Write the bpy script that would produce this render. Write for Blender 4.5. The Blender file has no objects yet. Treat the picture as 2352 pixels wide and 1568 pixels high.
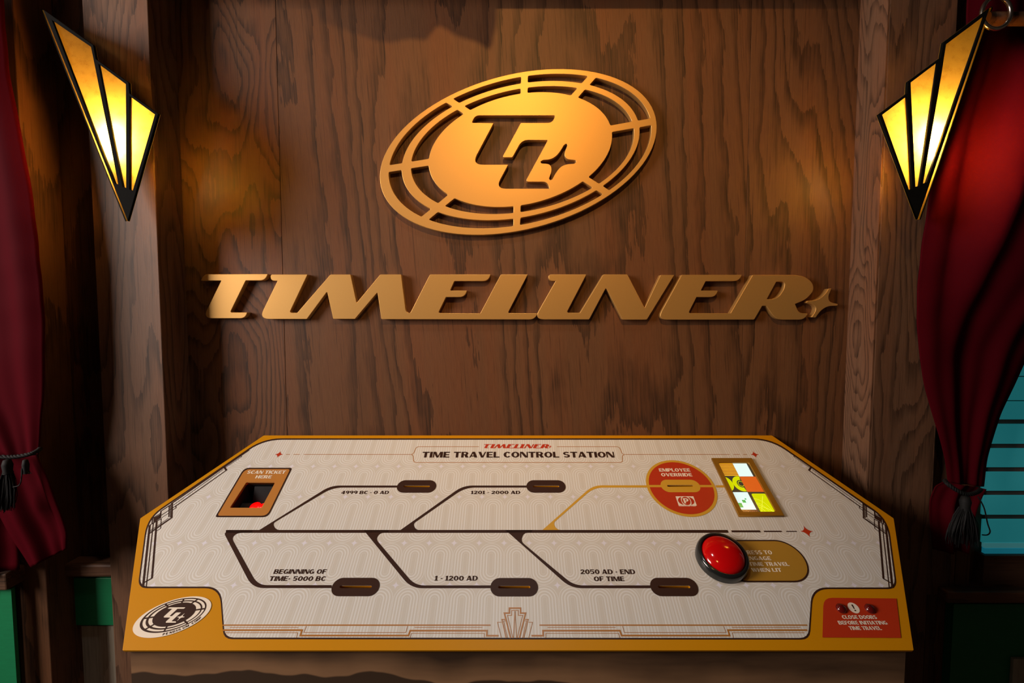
import bpy, bmesh, math, random
from mathutils import Vector, Matrix
from mathutils.geometry import tessellate_polygon
random.seed(7)
C = bpy.context.scene.collection

# ------------------------------------------------------------------ camera
F = 1080.0                      # focal length in pixels of a 2352 x 1568 frame
PITCH = math.radians(3.25)
CZ = 1.45
cam_d = bpy.data.cameras.new('camera'); cam = bpy.data.objects.new('camera', cam_d); C.objects.link(cam)
cam_d.sensor_fit = 'HORIZONTAL'; cam_d.sensor_width = 36.0; cam_d.lens = 36.0 * F / 2352.0
cam_d.clip_start = 0.01; cam_d.clip_end = 50
cam.location = (0, 0, CZ); cam.rotation_euler = (math.radians(90) - PITCH, 0, 0)
bpy.context.scene.camera = cam

# ------------------------------------------------------------------ world, lights, exposure
w = bpy.data.worlds.new('world'); bpy.context.scene.world = w; w.use_nodes = True
w.node_tree.nodes['Background'].inputs[0].default_value = (1.0, 0.72, 0.5, 1)
w.node_tree.nodes['Background'].inputs[1].default_value = 0.02

def lamp(name, kind, loc, power, col, size, target=None, spot=None, blend=0.5):
    d = bpy.data.lights.new(name, kind); d.energy = power; d.color = col
    if kind == 'AREA': d.size = size
    else: d.shadow_soft_size = size
    if spot: d.spot_size = math.radians(spot); d.spot_blend = blend
    o = bpy.data.objects.new(name, d); C.objects.link(o); o.location = loc
    if target is not None:
        o.rotation_euler = (Vector(target) - Vector(loc)).to_track_quat('-Z', 'Y').to_euler()
    return o
# all three stand outside the picture: a window in the side wall and two lamps at the ceiling
win_l = lamp('window_left_offscreen', 'AREA', (-2.55, -0.25, 2.05), 100, (1.0, 0.85, 0.76), 1.1, (0.0, -0.25, 2.05))
lamp('ceiling_lamp_emblem_offscreen', 'SPOT', (0.02, -0.23, 2.58), 60, (1.0, 0.52, 0.13), 0.03, (0.12, 1.15, 1.82), 64, 1.0)
lamp('ceiling_lamp_console_offscreen', 'SPOT', (-0.05, 0.50, 2.58), 13.5, (1.0, 0.97, 0.92), 0.05, (-0.12, 0.86, 1.0), 64, 0.9)

vs = bpy.context.scene.view_settings
vs.view_transform = 'Standard'; vs.look = 'None'; vs.gamma = 1; vs.use_curve_mapping = False
vs.exposure = 0.0

# ------------------------------------------------------------------ geometry helpers
FWD = Vector((0, math.cos(PITCH), -math.sin(PITCH))); UP = Vector((0, math.sin(PITCH), math.cos(PITCH)))
CAM = Vector((0, 0, CZ))
def ray(px, py):
    return Vector((1, 0, 0)) * ((px - 1176) / F) - UP * ((py - 784) / F) + FWD
def at(px, py, y):
    d = ray(px, py); return CAM + d * ((y - CAM.y) / d.y)
def wxz(px, py, y):
    p = at(px, py, y); return (p.x, p.z)

def rnd(pts, seg=7):
    """round the corners of a closed polygon; a point is (x, y[, distance])"""
    n = len(pts); out = []
    for i in range(n):
        p = pts[i]; d = p[2] if len(p) > 2 else 0
        if not d: out.append((p[0], p[1])); continue
        a = pts[i - 1]; b = pts[(i + 1) % n]
        def lim(q):
            l = math.hypot(q[0] - p[0], q[1] - p[1]); dq = q[2] if len(q) > 2 else 0
            return l, min(d, l * d / (d + dq) * 0.995)
        la, da = lim(a); lb, db = lim(b)
        s = (p[0] + (a[0] - p[0]) * da / la, p[1] + (a[1] - p[1]) * da / la)
        e = (p[0] + (b[0] - p[0]) * db / lb, p[1] + (b[1] - p[1]) * db / lb)
        k = seg if d > 20 else 4
        for j in range(k + 1):
            t = j / k
            out.append(((1 - t) ** 2 * s[0] + 2 * t * (1 - t) * p[0] + t * t * e[0],
                        (1 - t) ** 2 * s[1] + 2 * t * (1 - t) * p[1] + t * t * e[1]))
    return out

def curve_mesh(name, loops, depth=0.0, bevel=0.0):
    cu = bpy.data.curves.new(name, 'CURVE'); cu.dimensions = '2D'; cu.fill_mode = 'BOTH' if depth else 'FRONT'
    cu.extrude = max(depth / 2 - bevel, 0); cu.bevel_depth = bevel; cu.bevel_resolution = 1; cu.offset = -bevel
    for lp in loops:
        s = cu.splines.new('POLY'); s.points.add(len(lp) - 1); s.use_cyclic_u = True
        for q, p in zip(s.points, lp): q.co = (p[0], p[1], 0, 1)
    o = bpy.data.objects.new('tmp', cu)
    me = bpy.data.meshes.new_from_object(o); me.name = name
    bpy.data.objects.remove(o); bpy.data.curves.remove(cu)
    return me

def link(name, me, mat, parent=None, M=None):
    if isinstance(me, bmesh.types.BMesh):
        m2 = bpy.data.meshes.new(name); me.to_mesh(m2); me.free(); me = m2
    o = bpy.data.objects.new(name, me); C.objects.link(o)
    if mat is not None:
        me.materials.clear(); me.materials.append(mat)
    if parent is not None: o.parent = parent
    if M is not None: o.matrix_local = M
    return o

def tag(o, label, cat, group=None):
    o['label'] = label; o['category'] = cat
    if group: o['group'] = group
    return o
def empty(name, loc=(0, 0, 0)):
    o = bpy.data.objects.new(name, None); C.objects.link(o); o.location = loc; o.empty_display_size = 0.05
    return o

def box(bm, x0, x1, y0, y1, z0, z1):
    v = [bm.verts.new((x, y, z)) for x in (x0, x1) for y in (y0, y1) for z in (z0, z1)]
    for f in ((0, 1, 3, 2), (4, 6, 7, 5), (0, 4, 5, 1), (2, 3, 7, 6), (0, 2, 6, 4), (1, 5, 7, 3)):
        bm.faces.new([v[i] for i in f])
    return bm
def bbox_obj(name, x0, x1, y0, y1, z0, z1, mat, parent=None, bevel=0.0):
    bm = box(bmesh.new(), x0, x1, y0, y1, z0, z1)
    if bevel: bmesh.ops.bevel(bm, geom=bm.edges[:], offset=bevel, segments=2, affect='EDGES', profile=0.5)
    bmesh.ops.recalc_face_normals(bm, faces=bm.faces[:])
    return link(name, bm, mat, parent)
def pxbox(name, px0, px1, py0, py1, y0, depth, mat, parent=None, bevel=0.0):
    """board whose front face, at distance y0, covers the pixel box at its mid heights"""
    pm = (py0 + py1) / 2; xm = (px0 + px1) / 2
    return bbox_obj(name, at(px0, pm, y0).x, at(px1, pm, y0).x, y0, y0 + depth, at(xm, py1, y0).z, at(xm, py0, y0).z, mat, parent, bevel)
def structure(o): o['kind'] = 'structure'; return o
def smooth(o, ang=40):
    for p in o.data.polygons: p.use_smooth = True
    try: o.data.set_sharp_from_angle(angle=math.radians(ang))
    except Exception: pass
    return o
def lathe(prof, n=40):
    bm = bmesh.new(); rings = []
    for r, z in prof:
        if r < 1e-6: rings.append([bm.verts.new((0, 0, z))])
        else: rings.append([bm.verts.new((r * math.cos(2 * math.pi * i / n), r * math.sin(2 * math.pi * i / n), z)) for i in range(n)])
    for a, b in zip(rings, rings[1:]):
        for i in range(n):
            j = (i + 1) % n
            if len(a) == 1 and len(b) == 1: continue
            if len(a) == 1: bm.faces.new((a[0], b[i], b[j]))
            elif len(b) == 1: bm.faces.new((a[i], a[j], b[0]))
            else: bm.faces.new((a[i], a[j], b[j], b[i]))
    bmesh.ops.recalc_face_normals(bm, faces=bm.faces[:])
    return bm
def tube(bm, pts, r, n=8, closed=False):
    m = len(pts); rings = []
    for i in range(m):
        a = Vector(pts[i - 1] if (i > 0 or closed) else pts[i]); b = Vector(pts[(i + 1) % m] if (i < m - 1 or closed) else pts[i])
        t = (b - a).normalized(); u = t.cross(Vector((0.13, 0.21, 0.97)))
        if u.length < 1e-4: u = t.cross(Vector((1, 0, 0)))
        u.normalize(); v = t.cross(u); rr = r[i] if isinstance(r, (list, tuple)) else r
        rings.append([bm.verts.new(Vector(pts[i]) + (u * math.cos(2 * math.pi * k / n) + v * math.sin(2 * math.pi * k / n)) * rr) for k in range(n)])
    for i in range(m if closed else m - 1):
        a, b = rings[i], rings[(i + 1) % m]
        for k in range(n): bm.faces.new((a[k], a[(k + 1) % n], b[(k + 1) % n], b[k]))
    if not closed: bm.faces.new(rings[0][::-1]); bm.faces.new(rings[-1])
    return bm

# ------------------------------------------------------------------ materials
class E:                                    # tiny expression helper for shader maths
    def __init__(s, nt, out): s.nt = nt; s.o = out
    def m(s, op, *a):
        n = s.nt.nodes.new('ShaderNodeMath'); n.operation = op
        for i, x in enumerate((s,) + a):
            if isinstance(x, E): s.nt.links.new(x.o, n.inputs[i])
            else: n.inputs[i].default_value = x
        return E(s.nt, n.outputs[0])
    def __add__(s, b): return s.m('ADD', b)
    def __sub__(s, b): return s.m('SUBTRACT', b)
    def __mul__(s, b): return s.m('MULTIPLY', b)
    def __truediv__(s, b): return s.m('DIVIDE', b)
    def lt(s, b): return s.m('LESS_THAN', b)
    def gt(s, b): return s.m('GREATER_THAN', b)
    def abs(s): return s.m('ABSOLUTE')
    def mod(s, b): return s.m('FLOORED_MODULO', b)
    def mx(s, b): return s.m('MAXIMUM', b)
    def sqrt(s): return s.m('SQRT')

def newmat(name):
    m = bpy.data.materials.new(name); m.use_nodes = True
    nt = m.node_tree; b = nt.nodes['Principled BSDF']
    return m, nt, b
def plain(name, col, rough=0.5, metal=0.0, emit=None, estr=0.0, coat=0.0, noise=0.0, nscale=60, spec=0.5, aniso=None):
    m, nt, b = newmat(name)
    b.inputs['Base Color'].default_value = (*col, 1); b.inputs['Roughness'].default_value = rough
    b.inputs['Metallic'].default_value = metal; b.inputs['Coat Weight'].default_value = coat
    b.inputs['Specular IOR Level'].default_value = spec
    if emit: b.inputs['Emission Color'].default_value = (*emit, 1); b.inputs['Emission Strength'].default_value = estr
    if noise:
        tc = nt.nodes.new('ShaderNodeTexCoord'); mp = nt.nodes.new('ShaderNodeMapping'); nz = nt.nodes.new('ShaderNodeTexNoise')
        if aniso: mp.inputs['Scale'].default_value = aniso
        nz.inputs['Scale'].default_value = nscale; nz.inputs['Detail'].default_value = 4
        nt.links.new(tc.outputs['Object'], mp.inputs[0]); nt.links.new(mp.outputs[0], nz.inputs['Vector'])
        mix = nt.nodes.new('ShaderNodeMix'); mix.data_type = 'RGBA'
        mix.inputs[6].default_value = (*[c * (1 - noise) for c in col], 1); mix.inputs[7].default_value = (*[min(1, c * (1 + noise)) for c in col], 1)
        nt.links.new(nz.outputs[0], mix.inputs[0]); nt.links.new(mix.outputs[2], b.inputs['Base Color'])
    return m

def wood(name, light, mid, dark, seed=0.0, cath=1.0, rough=0.55, ring=26.0, vertical=True, pore=1.0, fig=(2.6, 0.42), tilt=0.0):
    m, nt, b = newmat(name); N = nt.nodes.new; L = nt.links.new
    tc = N('ShaderNodeTexCoord'); mp = N('ShaderNodeMapping'); mp.inputs['Location'].default_value = (seed * 3.17, seed * 1.3, seed * 2.71)
    mp.inputs['Rotation'].default_value = (0, math.radians(tilt), 0) if vertical else (0, math.radians(90), 0)
    L(tc.outputs['Object'], mp.inputs[0])
    def sc(x, y, z):
        q = N('ShaderNodeMapping'); q.inputs['Scale'].default_value = (x, y, z); L(mp.outputs[0], q.inputs[0]); return q.outputs[0]
    def noise(v, s, d, r=0.55, dist=0.0):
        n = N('ShaderNodeTexNoise'); n.inputs['Scale'].default_value = s; n.inputs['Detail'].default_value = d
        n.inputs['Roughness'].default_value = r; n.inputs['Distortion'].default_value = dist; L(v, n.inputs['Vector']); return E(nt, n.outputs[0])
    def mixc(fac, a_, b_):
        q = N('ShaderNodeMix'); q.data_type = 'RGBA'; L(fac.m('MINIMUM', 1.0).mx(0.0).o, q.inputs[0])
        for i, c_ in ((6, a_), (7, b_)):
            if isinstance(c_, tuple): q.inputs[i].default_value = (*c_, 1)
            else: L(c_, q.inputs[i])
        return q.outputs[2]
    big = noise(sc(fig[0], fig[0], fig[1]), 1.0, 2.0, 0.4)            # growth figure: long cathedral arches
    zig = noise(sc(26, 26, 9.0), 1.0, 2.0, 0.5)                       # zigzag of the arches
    jag = noise(sc(170, 170, 9.0), 1.0, 3.0, 0.65)                    # ragged, feathered ring edges
    sep = N('ShaderNodeSeparateXYZ'); L(mp.outputs[0], sep.inputs[0]); X = E(nt, sep.outputs[0])
    saw = (big * (ring * cath) + X * (ring * 0.45) + zig * 0.9 + jag * 0.55).mod(1.0)
    line = ((saw - 0.52) * 2.6).mx(0.0).m('MINIMUM', 1.0)             # dark late wood with one crisp edge
    fib = noise(sc(620, 620, 22.0), 1.0, 3.0, 0.7)
    por = noise(sc(260, 260, 5.0), 1.0, 3.0, 0.7)
    tone = noise(sc(7.0, 7.0, 0.30), 1.0, 3.0)
    hue = noise(sc(14.0, 14.0, 0.6), 1.0, 2.0)
    base = mixc((fib * 0.62 + tone * 0.5 - 0.28) * 1.9, mid, light)
    warm = mixc((hue - 0.42) * 2.2, base, mixc((fib - 0.25) * 1.5, tuple(c * k for c, k in zip(mid, (1.25, 0.92, 0.75))), tuple(c * k for c, k in zip(light, (1.15, 0.88, 0.72)))))
    c1 = mixc(line * (por * 1.7 - 0.18), warm, dark)
    c2 = mixc((por - 0.56) * (3.6 * pore), c1, tuple(c * 0.5 for c in dark))
    L(c2, b.inputs['Base Color'])
    b.inputs['Roughness'].default_value = rough; b.inputs['Specular IOR Level'].default_value = 0.3
    bp = N('ShaderNodeBump'); bp.inputs['Strength'].default_value = 0.12; bp.inputs['Distance'].default_value = 0.0015
    L(fib.o, bp.inputs['Height']); L(bp.outputs[0], b.inputs['Normal'])
    return m

OAK = ((0.155, 0.070, 0.031), (0.085, 0.0365, 0.0155), (0.030, 0.014, 0.007))
POST = ((0.175, 0.094, 0.054), (0.098, 0.050, 0.028), (0.042, 0.021, 0.012))
oak_a = wood('oak_panel_a', *OAK, seed=1.0, cath=1.0, fig=(4.2, 1.5), ring=30)
oak_b = wood('oak_panel_b', *OAK, seed=4.3, cath=0.7, ring=24, fig=(2.4, 0.35), tilt=4)
oak_c = wood('oak_panel_c', *OAK, seed=7.7, cath=0.9, ring=30, fig=(2.6, 0.5))
oak_post = wood('oak_post', *POST, seed=2.2, cath=0.7, ring=30, fig=(5.0, 0.9))
oak_edge = wood('oak_edge', *POST, seed=6.6, cath=0.9, ring=30, fig=(9.0, 1.6))
oak_post2 = wood('oak_post_b', *POST, seed=9.1, cath=0.7, ring=30, fig=(5.0, 0.9))
oak_dark = wood('oak_dark', *OAK, seed=5.5, cath=0.5)
oak_sill = wood('oak_sill', *POST, seed=3.3, cath=0.4, vertical=False)
gold_metal = plain('brushed_gold', (0.62, 0.365, 0.115), 0.47, 0.72, noise=0.05, nscale=900, aniso=(1, 1, 1))
black_metal = plain('black_metal', (0.005, 0.005, 0.0045), 0.75, spec=0.04)
gold_print = plain('gold_panel_vinyl', (0.58, 0.245, 0.001), 0.45, spec=0.2)
brown_print = plain('dark_brown_ink', (0.040, 0.016, 0.010), 0.45, spec=0.2)
gold_ink = plain('gold_ink', (0.62, 0.34, 0.03), 0.35)
copper_ink = plain('copper_ink', (0.42, 0.16, 0.022), 0.38)
red_ink = plain('red_ink', (0.48, 0.035, 0.008), 0.38)
tan_ink = plain('tan_orange_ink', (0.48, 0.19, 0.035), 0.4)
cream_ink = plain('cream_ink', (0.86, 0.76, 0.62), 0.4)
black_plastic = plain('black_plastic', (0.011, 0.013, 0.013), 0.16, coat=0.3)
matte_black = plain('matte_black', (0.012, 0.011, 0.011), 0.7)
red_plastic = plain('red_plastic', (0.55, 0.002, 0.003), 0.10, coat=0.6)
led_red = plain('led_red', (0.3, 0.002, 0.002), 0.3, emit=(1.0, 0.0, 0.0), estr=6.0)
led_dim = plain('led_dark_red', (0.10, 0.004, 0.004), 0.15, coat=0.5)
green_paint = plain('green_paint', (0.004, 0.20, 0.075), 0.5, noise=0.15, nscale=30, aniso=(1, 1, 12))
cream_paint = wood('cream_washed_wood', (0.50, 0.47, 0.38), (0.42, 0.39, 0.31), (0.30, 0.27, 0.21), seed=6.0, cath=0.4, rough=0.6)
silver = plain('silver_metal', (0.75, 0.73, 0.68), 0.18, 1.0)
rope_mat = plain('charcoal_cord', (0.008, 0.0085, 0.009), 0.7, spec=0.2)
velvet = plain('red_cloth', (0.052, 0.0012, 0.0042), 0.75, noise=0.18, nscale=700, spec=0.02)
velvet.node_tree.nodes['Principled BSDF'].inputs['Sheen Weight'].default_value = 0.0

def shade_glass(name, through):
    m = bpy.data.materials.new(name); m.use_nodes = True; nt = m.node_tree; nt.nodes.clear(); N = nt.nodes.new; L = nt.links.new
    out = N('ShaderNodeOutputMaterial'); tr = N('ShaderNodeBsdfTranslucent'); df = N('ShaderNodeBsdfDiffuse'); tp = N('ShaderNodeBsdfTransparent')
    tc = N('ShaderNodeTexCoord'); a = N('ShaderNodeMapping'); a.inputs['Scale'].default_value = (60, 60, 900); c = N('ShaderNodeMapping'); c.inputs['Scale'].default_value = (900, 900, 60)
    n1 = N('ShaderNodeTexNoise'); n2 = N('ShaderNodeTexNoise'); n1.inputs['Scale'].default_value = n2.inputs['Scale'].default_value = 1.0
    L(tc.outputs['Object'], a.inputs[0]); L(tc.outputs['Object'], c.inputs[0]); L(a.outputs[0], n1.inputs['Vector']); L(c.outputs[0], n2.inputs['Vector'])
    s = (E(nt, n1.outputs[0]) + E(nt, n2.outputs[0])) * 0.5
    rp = N('ShaderNodeValToRGB'); rp.color_ramp.elements[0].position = 0.30; rp.color_ramp.elements[1].position = 0.5
    rp.color_ramp.elements[0].color = (0.42, 0.24, 0.016, 1); rp.color_ramp.elements[1].color = (0.64, 0.415, 0.052, 1)
    L(s.o, rp.inputs[0]); L(rp.outputs[0], tr.inputs[0])
    df.inputs[0].default_value = (0.62, 0.40, 0.12, 1); tp.inputs[0].default_value = (1.0, 0.62, 0.16, 1)
    m1 = N('ShaderNodeMixShader'); m1.inputs[0].default_value = 0.06; L(tr.outputs[0], m1.inputs[1]); L(df.outputs[0], m1.inputs[2])
    m2 = N('ShaderNodeMixShader'); m2.inputs[0].default_value = through; L(m1.outputs[0], m2.inputs[1]); L(tp.outputs[0], m2.inputs[2])
    L(m2.outputs[0], out.inputs[0])
    return m
shade_front = shade_glass('amber_linen_glass', 0.0)
shade_side = shade_glass('amber_side_glass', 0.11)
shade_clear = shade_glass('amber_clear_glass', 0.55)
bulb_mat = plain('bulb_glow', (1, 0.8, 0.5), 0.4, emit=(1.0, 0.74, 0.46), estr=430.0)

# ------------------------------------------------------------------ the setting
YW, YP, YO = 1.152, 1.066, 1.128         # back wall, face of the posts, outer wall
TOP = 2.62
floor_mat = wood('floor_boards', (0.10, 0.06, 0.04), (0.07, 0.04, 0.026), (0.03, 0.018, 0.012), seed=8.8, vertical=False)
structure(bbox_obj('floor', -2.6, 2.6, -2.2, 1.30, -0.05, 0.0, floor_mat))
structure(bbox_obj('ceiling', -2.6, 2.6, -2.2, 1.30, TOP, TOP + 0.05, plain('dark_ceiling', (0.05, 0.035, 0.025), 0.8)))
wall = structure(bbox_obj('wall_back', -2.6, 2.6, YW + 0.014, YW + 0.10, 0.0, TOP, oak_dark))
xl = (at(634, 0, YW).x + at(657, 1000, YW).x) / 2; xr = (at(1712, 500, YW).x + at(1704, 900, YW).x) / 2
for a, b, m in ((-0.86, xl, oak_a), (xl + 0.0012, xr, oak_b), (xr + 0.0008, 0.90, oak_c)):
    bbox_obj('panel', a, b, YW, YW + 0.014, 0.0, TOP, m, wall, 0.0004)
x1l, x1r = at(218, 600, YP).x, at(364, 600, YP).x
x2l, x2r = at(2019, 600, YP).x, at(2170, 600, YP).x
structure(bbox_obj('trim_1', x1l, x1r, YP, YW + 0.014, 0.0, TOP, oak_post, None, 0.0015))
structure(bbox_obj('trim_2', x2l, x2r, YP, YW + 0.014, 0.0, TOP, oak_post2, None, 0.0015))
structure(bbox_obj('trim_6', x2l - 0.004, x2l - 0.0002, YP + 0.0005, YW - 0.0002, 0.0, TOP, oak_edge))
structure(bbox_obj('trim_3', x1r, x2l - 0.005, YP + 0.002, YW, 2.195, TOP, oak_dark, None, 0.0015))      # header over the alcove

hd_ = bpy.data.objects['trim_3']
SW = [(700, -60), (735, 40), (800, 78), (900, 96), (975, 92), (1004, 62), (1060, 82), (1122, 116), (1140, 60), (1142, -60)]  # swag out of view, added and outlined to cast a scalloped wall shadow
lampP = Vector((0.02, -0.23, 2.58)); sw_v = []
def shadow_swag_pt(px, py, k): return lampP + (at(px, py, YW) - lampP) * k
bm = bmesh.new(); cols = []
for i in range(41):
    t = i / 40 * (len(SW) - 1); j = min(int(t), len(SW) - 2); f = t - j
    px = SW[j][0] * (1 - f) + SW[j + 1][0] * f; py = SW[j][1] * (1 - f) + SW[j + 1][1] * f
    p = shadow_swag_pt(px, py, 0.80); p.y += 0.010 * math.sin(i * 0.9); cols.append((bm.verts.new((p.x, p.y, p.z)), bm.verts.new((p.x, p.y, 2.30 + 0.004 * math.sin(i)))))
for a_, b_ in zip(cols, cols[1:]): bm.faces.new((a_[0], b_[0], b_[1], a_[1]))
shadow_swag = link('added_shadow_swag', bm, velvet, hd_); md_ = shadow_swag.modifiers.new('thickness', 'SOLIDIFY'); md_.thickness = 0.003
# left outer wall, sill, painted rail and board
wl = structure(bbox_obj('wall_left', -2.6, x1l, YO, YW + 0.014, 0.0, TOP, wood('oak_outer', *OAK, seed=3.9, cath=0.6)))
pxbox('sill', 92, 262, 1296, 1326, 1.085, 0.043, oak_sill, wl, 0.006)
pxbox('rail', 100, 266, 1327, 1436, 1.105, 0.023, green_paint, wl, 0.0015)
pxbox('board', 100, 268, 1437, 1700, 1.118, 0.010, cream_paint, wl)
structure(bbox_obj('trim_4', at(40, 1430, 1.04).x, at(112, 1430, 1.04).x, 1.04, YO, 0.0, TOP, oak_dark, None, 0.002))
dl = structure(pxbox('door_1', -700, 34, 1330, 2200, 1.02, 0.03, green_paint, None, 0.002))
pxbox('sill', -700, 14, 1318, 1356, 1.00, 0.05, oak_sill, dl, 0.003)
pxbox('stile', 12, 36, 1352, 1700, 1.012, 0.008, green_paint, dl)

# right: a door leaf with a window and blind
YD = 1.085
dr = structure(bbox_obj('door_2', at(2166, 1200, YD).x, 2.4, YD + 0.03, YD + 0.06, 0.0, 2.35, oak_dark))
pxbox('stile', 2166, 2236, -300, 1366, YD, 0.03, oak_post2, dr, 0.002)
pxbox('stile', 2237, 2272, -300, 1366, YD + 0.006, 0.024, oak_dark, dr, 0.002)
pxbox('rail', 2259, 3200, 1276, 1366, YD + 0.004, 0.026, oak_sill, dr, 0.002)
pxbox('sill', 2176, 3200, 1360, 1386, YD - 0.025, 0.055, oak_sill, dr, 0.004)
pxbox('panel', 2166, 3200, 1387, 2300, YD + 0.008, 0.022, green_paint, dr, 0.001)
pxbox('board', 2304, 3200, 1513, 2300, YD, 0.008, cream_paint, dr, 0.001)
teal = plain('teal_blind', (0.05, 0.30, 0.33), 0.5, emit=(0.03, 0.42, 0.46), estr=0.22, noise=0.15, nscale=20)  # slats, ledge and bar emit weakly, in place of light from behind
teal2 = plain('pale_teal_glass', (0.10, 0.34, 0.36), 0.4, emit=(0.10, 0.45, 0.48), estr=0.22)
win = structure(pxbox('window_1', 2284, 3000, 380, 1276, YD + 0.024, 0.006, plain('blind_tape_brown', (0.16, 0.075, 0.06), 0.6), None))
ys = [386, 434, 482, 530, 586, 642, 698, 754, 810, 866, 922, 974, 1030, 1084, 1138, 1193]
for i, y in enumerate(ys):
    nxt = ys[i + 1] if i + 1 < len(ys) else 1246
    gap = 11 if nxt > 960 else 3
    pxbox('slat', 2258, 2990, y, nxt - gap if i + 1 < len(ys) else 1246, YD + 0.016, 0.006, teal, win, 0.001)
pxbox('ledge', 2262, 2990, 1247, 1258, YD + 0.014, 0.008, teal2, win)
pxbox('bottom_bar', 2262, 2990, 1259, 1272, YD + 0.014, 0.008, plain('bright_teal', (0.02, 0.35, 0.5), 0.4, emit=(0.02, 0.4, 0.55), estr=0.2), win)

# ------------------------------------------------------------------ wall frame
def wallM(y): return Matrix(((1, 0, 0, 0), (0, 0, -1, y), (0, 1, 0, 0), (0, 0, 0, 1)))
def wpoly(pts, sx, ox, oy, y, dx=0):
    """rounded outline in a zoomed picture -> wall coordinates at distance y"""
    return [wxz(ox + (x + dx) / sx, oy + yy / sx, y) for x, yy in rnd(pts)]

# --- raised lettering (outlines in pixels of a 6.19x enlargement with its corner at 450, 615)
LT = [(68, 182, 12), (110, 90, 65), (1022, 86, 12), (985, 180, 80), (708, 180, 6), (487, 632, 28), (730, 632, 12), (700, 718, 75), (95, 718, 145), (358, 182, 6)]
LIMEL = [(1062, 92, 30), (1588, 92, 14), (1330, 637, 38), (1440, 637, 10), (1912, 92, 14), (2198, 92, 12), (2284, 497, 10), (2620, 92, 14), (2918, 92, 12),
         (2985, 628, 45), (3045, 645, 25), (3327, 92, 14), (4190, 92, 12), (4158, 188, 85), (3675, 188, 8), (3615, 322, 10), (3854, 322, 14), (3822, 415, 80),
         (3555, 415, 8), (3445, 641, 30), (4042, 646, 8), (4335, 92, 14), (4720, 92, 12), (4435, 642, 28), (4860, 645, 14), (4818, 734, 80),
         (2636, 730, 14), (2580, 348, 20), (2260, 726, 12), (1950, 726, 12), (1864, 338, 20), (1576, 728, 12), (893, 728, 150), (1158, 185, 6), (1060, 185, 60)]
LIN = [(432, 92, 45), (974, 92, 12), (690, 638, 38), (880, 638, 10), (1213, 92, 15), (1555, 92, 12), (1800, 568, 10), (2025, 100, 12), (2222, 100, 12), (1832, 736, 14),
       (1485, 736, 14), (1250, 284, 24), (1012, 733, 12), (224, 733, 150), (535, 185, 6), (436, 185, 60)]
LER = [(35, 98, 12), (892, 98, 6), (858, 187, 85), (378, 190, 8), (310, 322, 10), (552, 322, 12), (518, 415, 78), (248, 415, 8), (133, 642, 32), (730, 645, 5), (1045, 100, 10),
       (1660, 100, 60), (1800, 128, 60), (1905, 220, 60), (1912, 330, 60), (1800, 450, 60), (1648, 513, 6), (1700, 635, 55), (1760, 645, 20), (1832, 648, 14), (1785, 737, 85),
       (1400, 737, 90), (1325, 665, 60), (1242, 540, 14), (1182, 540, 8), (1068, 736, 16), (-316, 736, 150)]
LRH = [(1382, 195, 18), (1512, 195, 60), (1490, 300, 40), (1395, 445, 100), (1247, 445, 6)]
STAR = [(2125, 296, 8), (2168, 290, 8), (2122, 400, 40), (2130, 470, 40), (2180, 497, 30), (2260, 512, 10), (2252, 537, 8), (2120, 543, 50), (2030, 592, 50), (1975, 655, 40), (1943, 706, 8), (1882, 702, 8),
        (1938, 618, 30), (1945, 560, 30), (1905, 520, 30), (1806, 494, 8), (1826, 467, 8), (1920, 465, 50), (2010, 432, 50), (2075, 370, 40)]
PIECES = [([LT], 0), ([LIMEL], 0), ([LIN], 4580), ([LER, LRH], 6870), ([STAR], 6870)]
TH = 0.0165; YF = YW - TH
sign = empty('wall_lettering', (0, YW, 1.4))
tag(sign, 'long row of raised italic gold lettering ending in a small star, on the wood wall', 'sign')
for (lps, dx), nm in zip(PIECES, ('raised_letter', 'joined_letters', 'joined_letters', 'joined_letters', 'raised_star')):
    me = curve_mesh(nm, [wpoly(l, 6.1895, 450, 615, YF, dx) for l in lps], TH, 0.0008)
    o = link(nm, me, gold_metal, sign, Matrix.Translation((0, -YW, -1.4)) @ wallM(YW - TH / 2))

# --- elliptical emblem (pixels of a 3.36x enlargement, corner 840, 140)
ELL = [((108, 2247, 60, 1342), .30), ((178, 2205, 100, 1290), .29), ((277, 2115, 152, 1230), .272), ((350, 2072, 195, 1180), .262), ((485, 1903, 238, 1128), .235)]
def ell(i, th):
    (x0, x1, y0, y1), r = ELL[i]; a = (x1 - x0) / 2; b = (y1 - y0) / 2
    u, v = math.cos(th), math.sin(th)
    return ((x0 + x1) / 2 + a * u, (y0 + y1) / 2 - b * (r * u + math.sqrt(1 - r * r) * v))
SPK = [((1226, 120), (1222, 260)), ((1745, 125), (1608, 275)), ((2210, 468), (1895, 522)), ((1850, 1010), (1690, 908)), ((1166, 1280), (1170, 1110)), ((455, 1215), (650, 1055)), ((180, 830), (490, 780)), ((668, 318), (780, 392))]
def spoke_hit(e, s, side):
    (x0, y0), (x1, y1) = SPK[s]; l = math.hypot(x1 - x0, y1 - y0); dx, dy = (x1 - x0) / l, (y1 - y0) / l
    nx, ny = -dy, dx; best = None
    for k in range(1440):
        th = 2 * math.pi * k / 1440; x, y = ell(e, th)
        if (x - (x0 + x1) / 2) * (x - 1190) + (y - (y0 + y1) / 2) * (y - 695) < -1e9: continue
        if math.hypot(x - (x0 + x1) / 2, y - (y0 + y1) / 2) > 330: continue
        d = abs((x - x0) * nx + (y - y0) * ny - side * 27)
        if best is None or d < best[0]: best = (d, th)
    return best[1]
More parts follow.
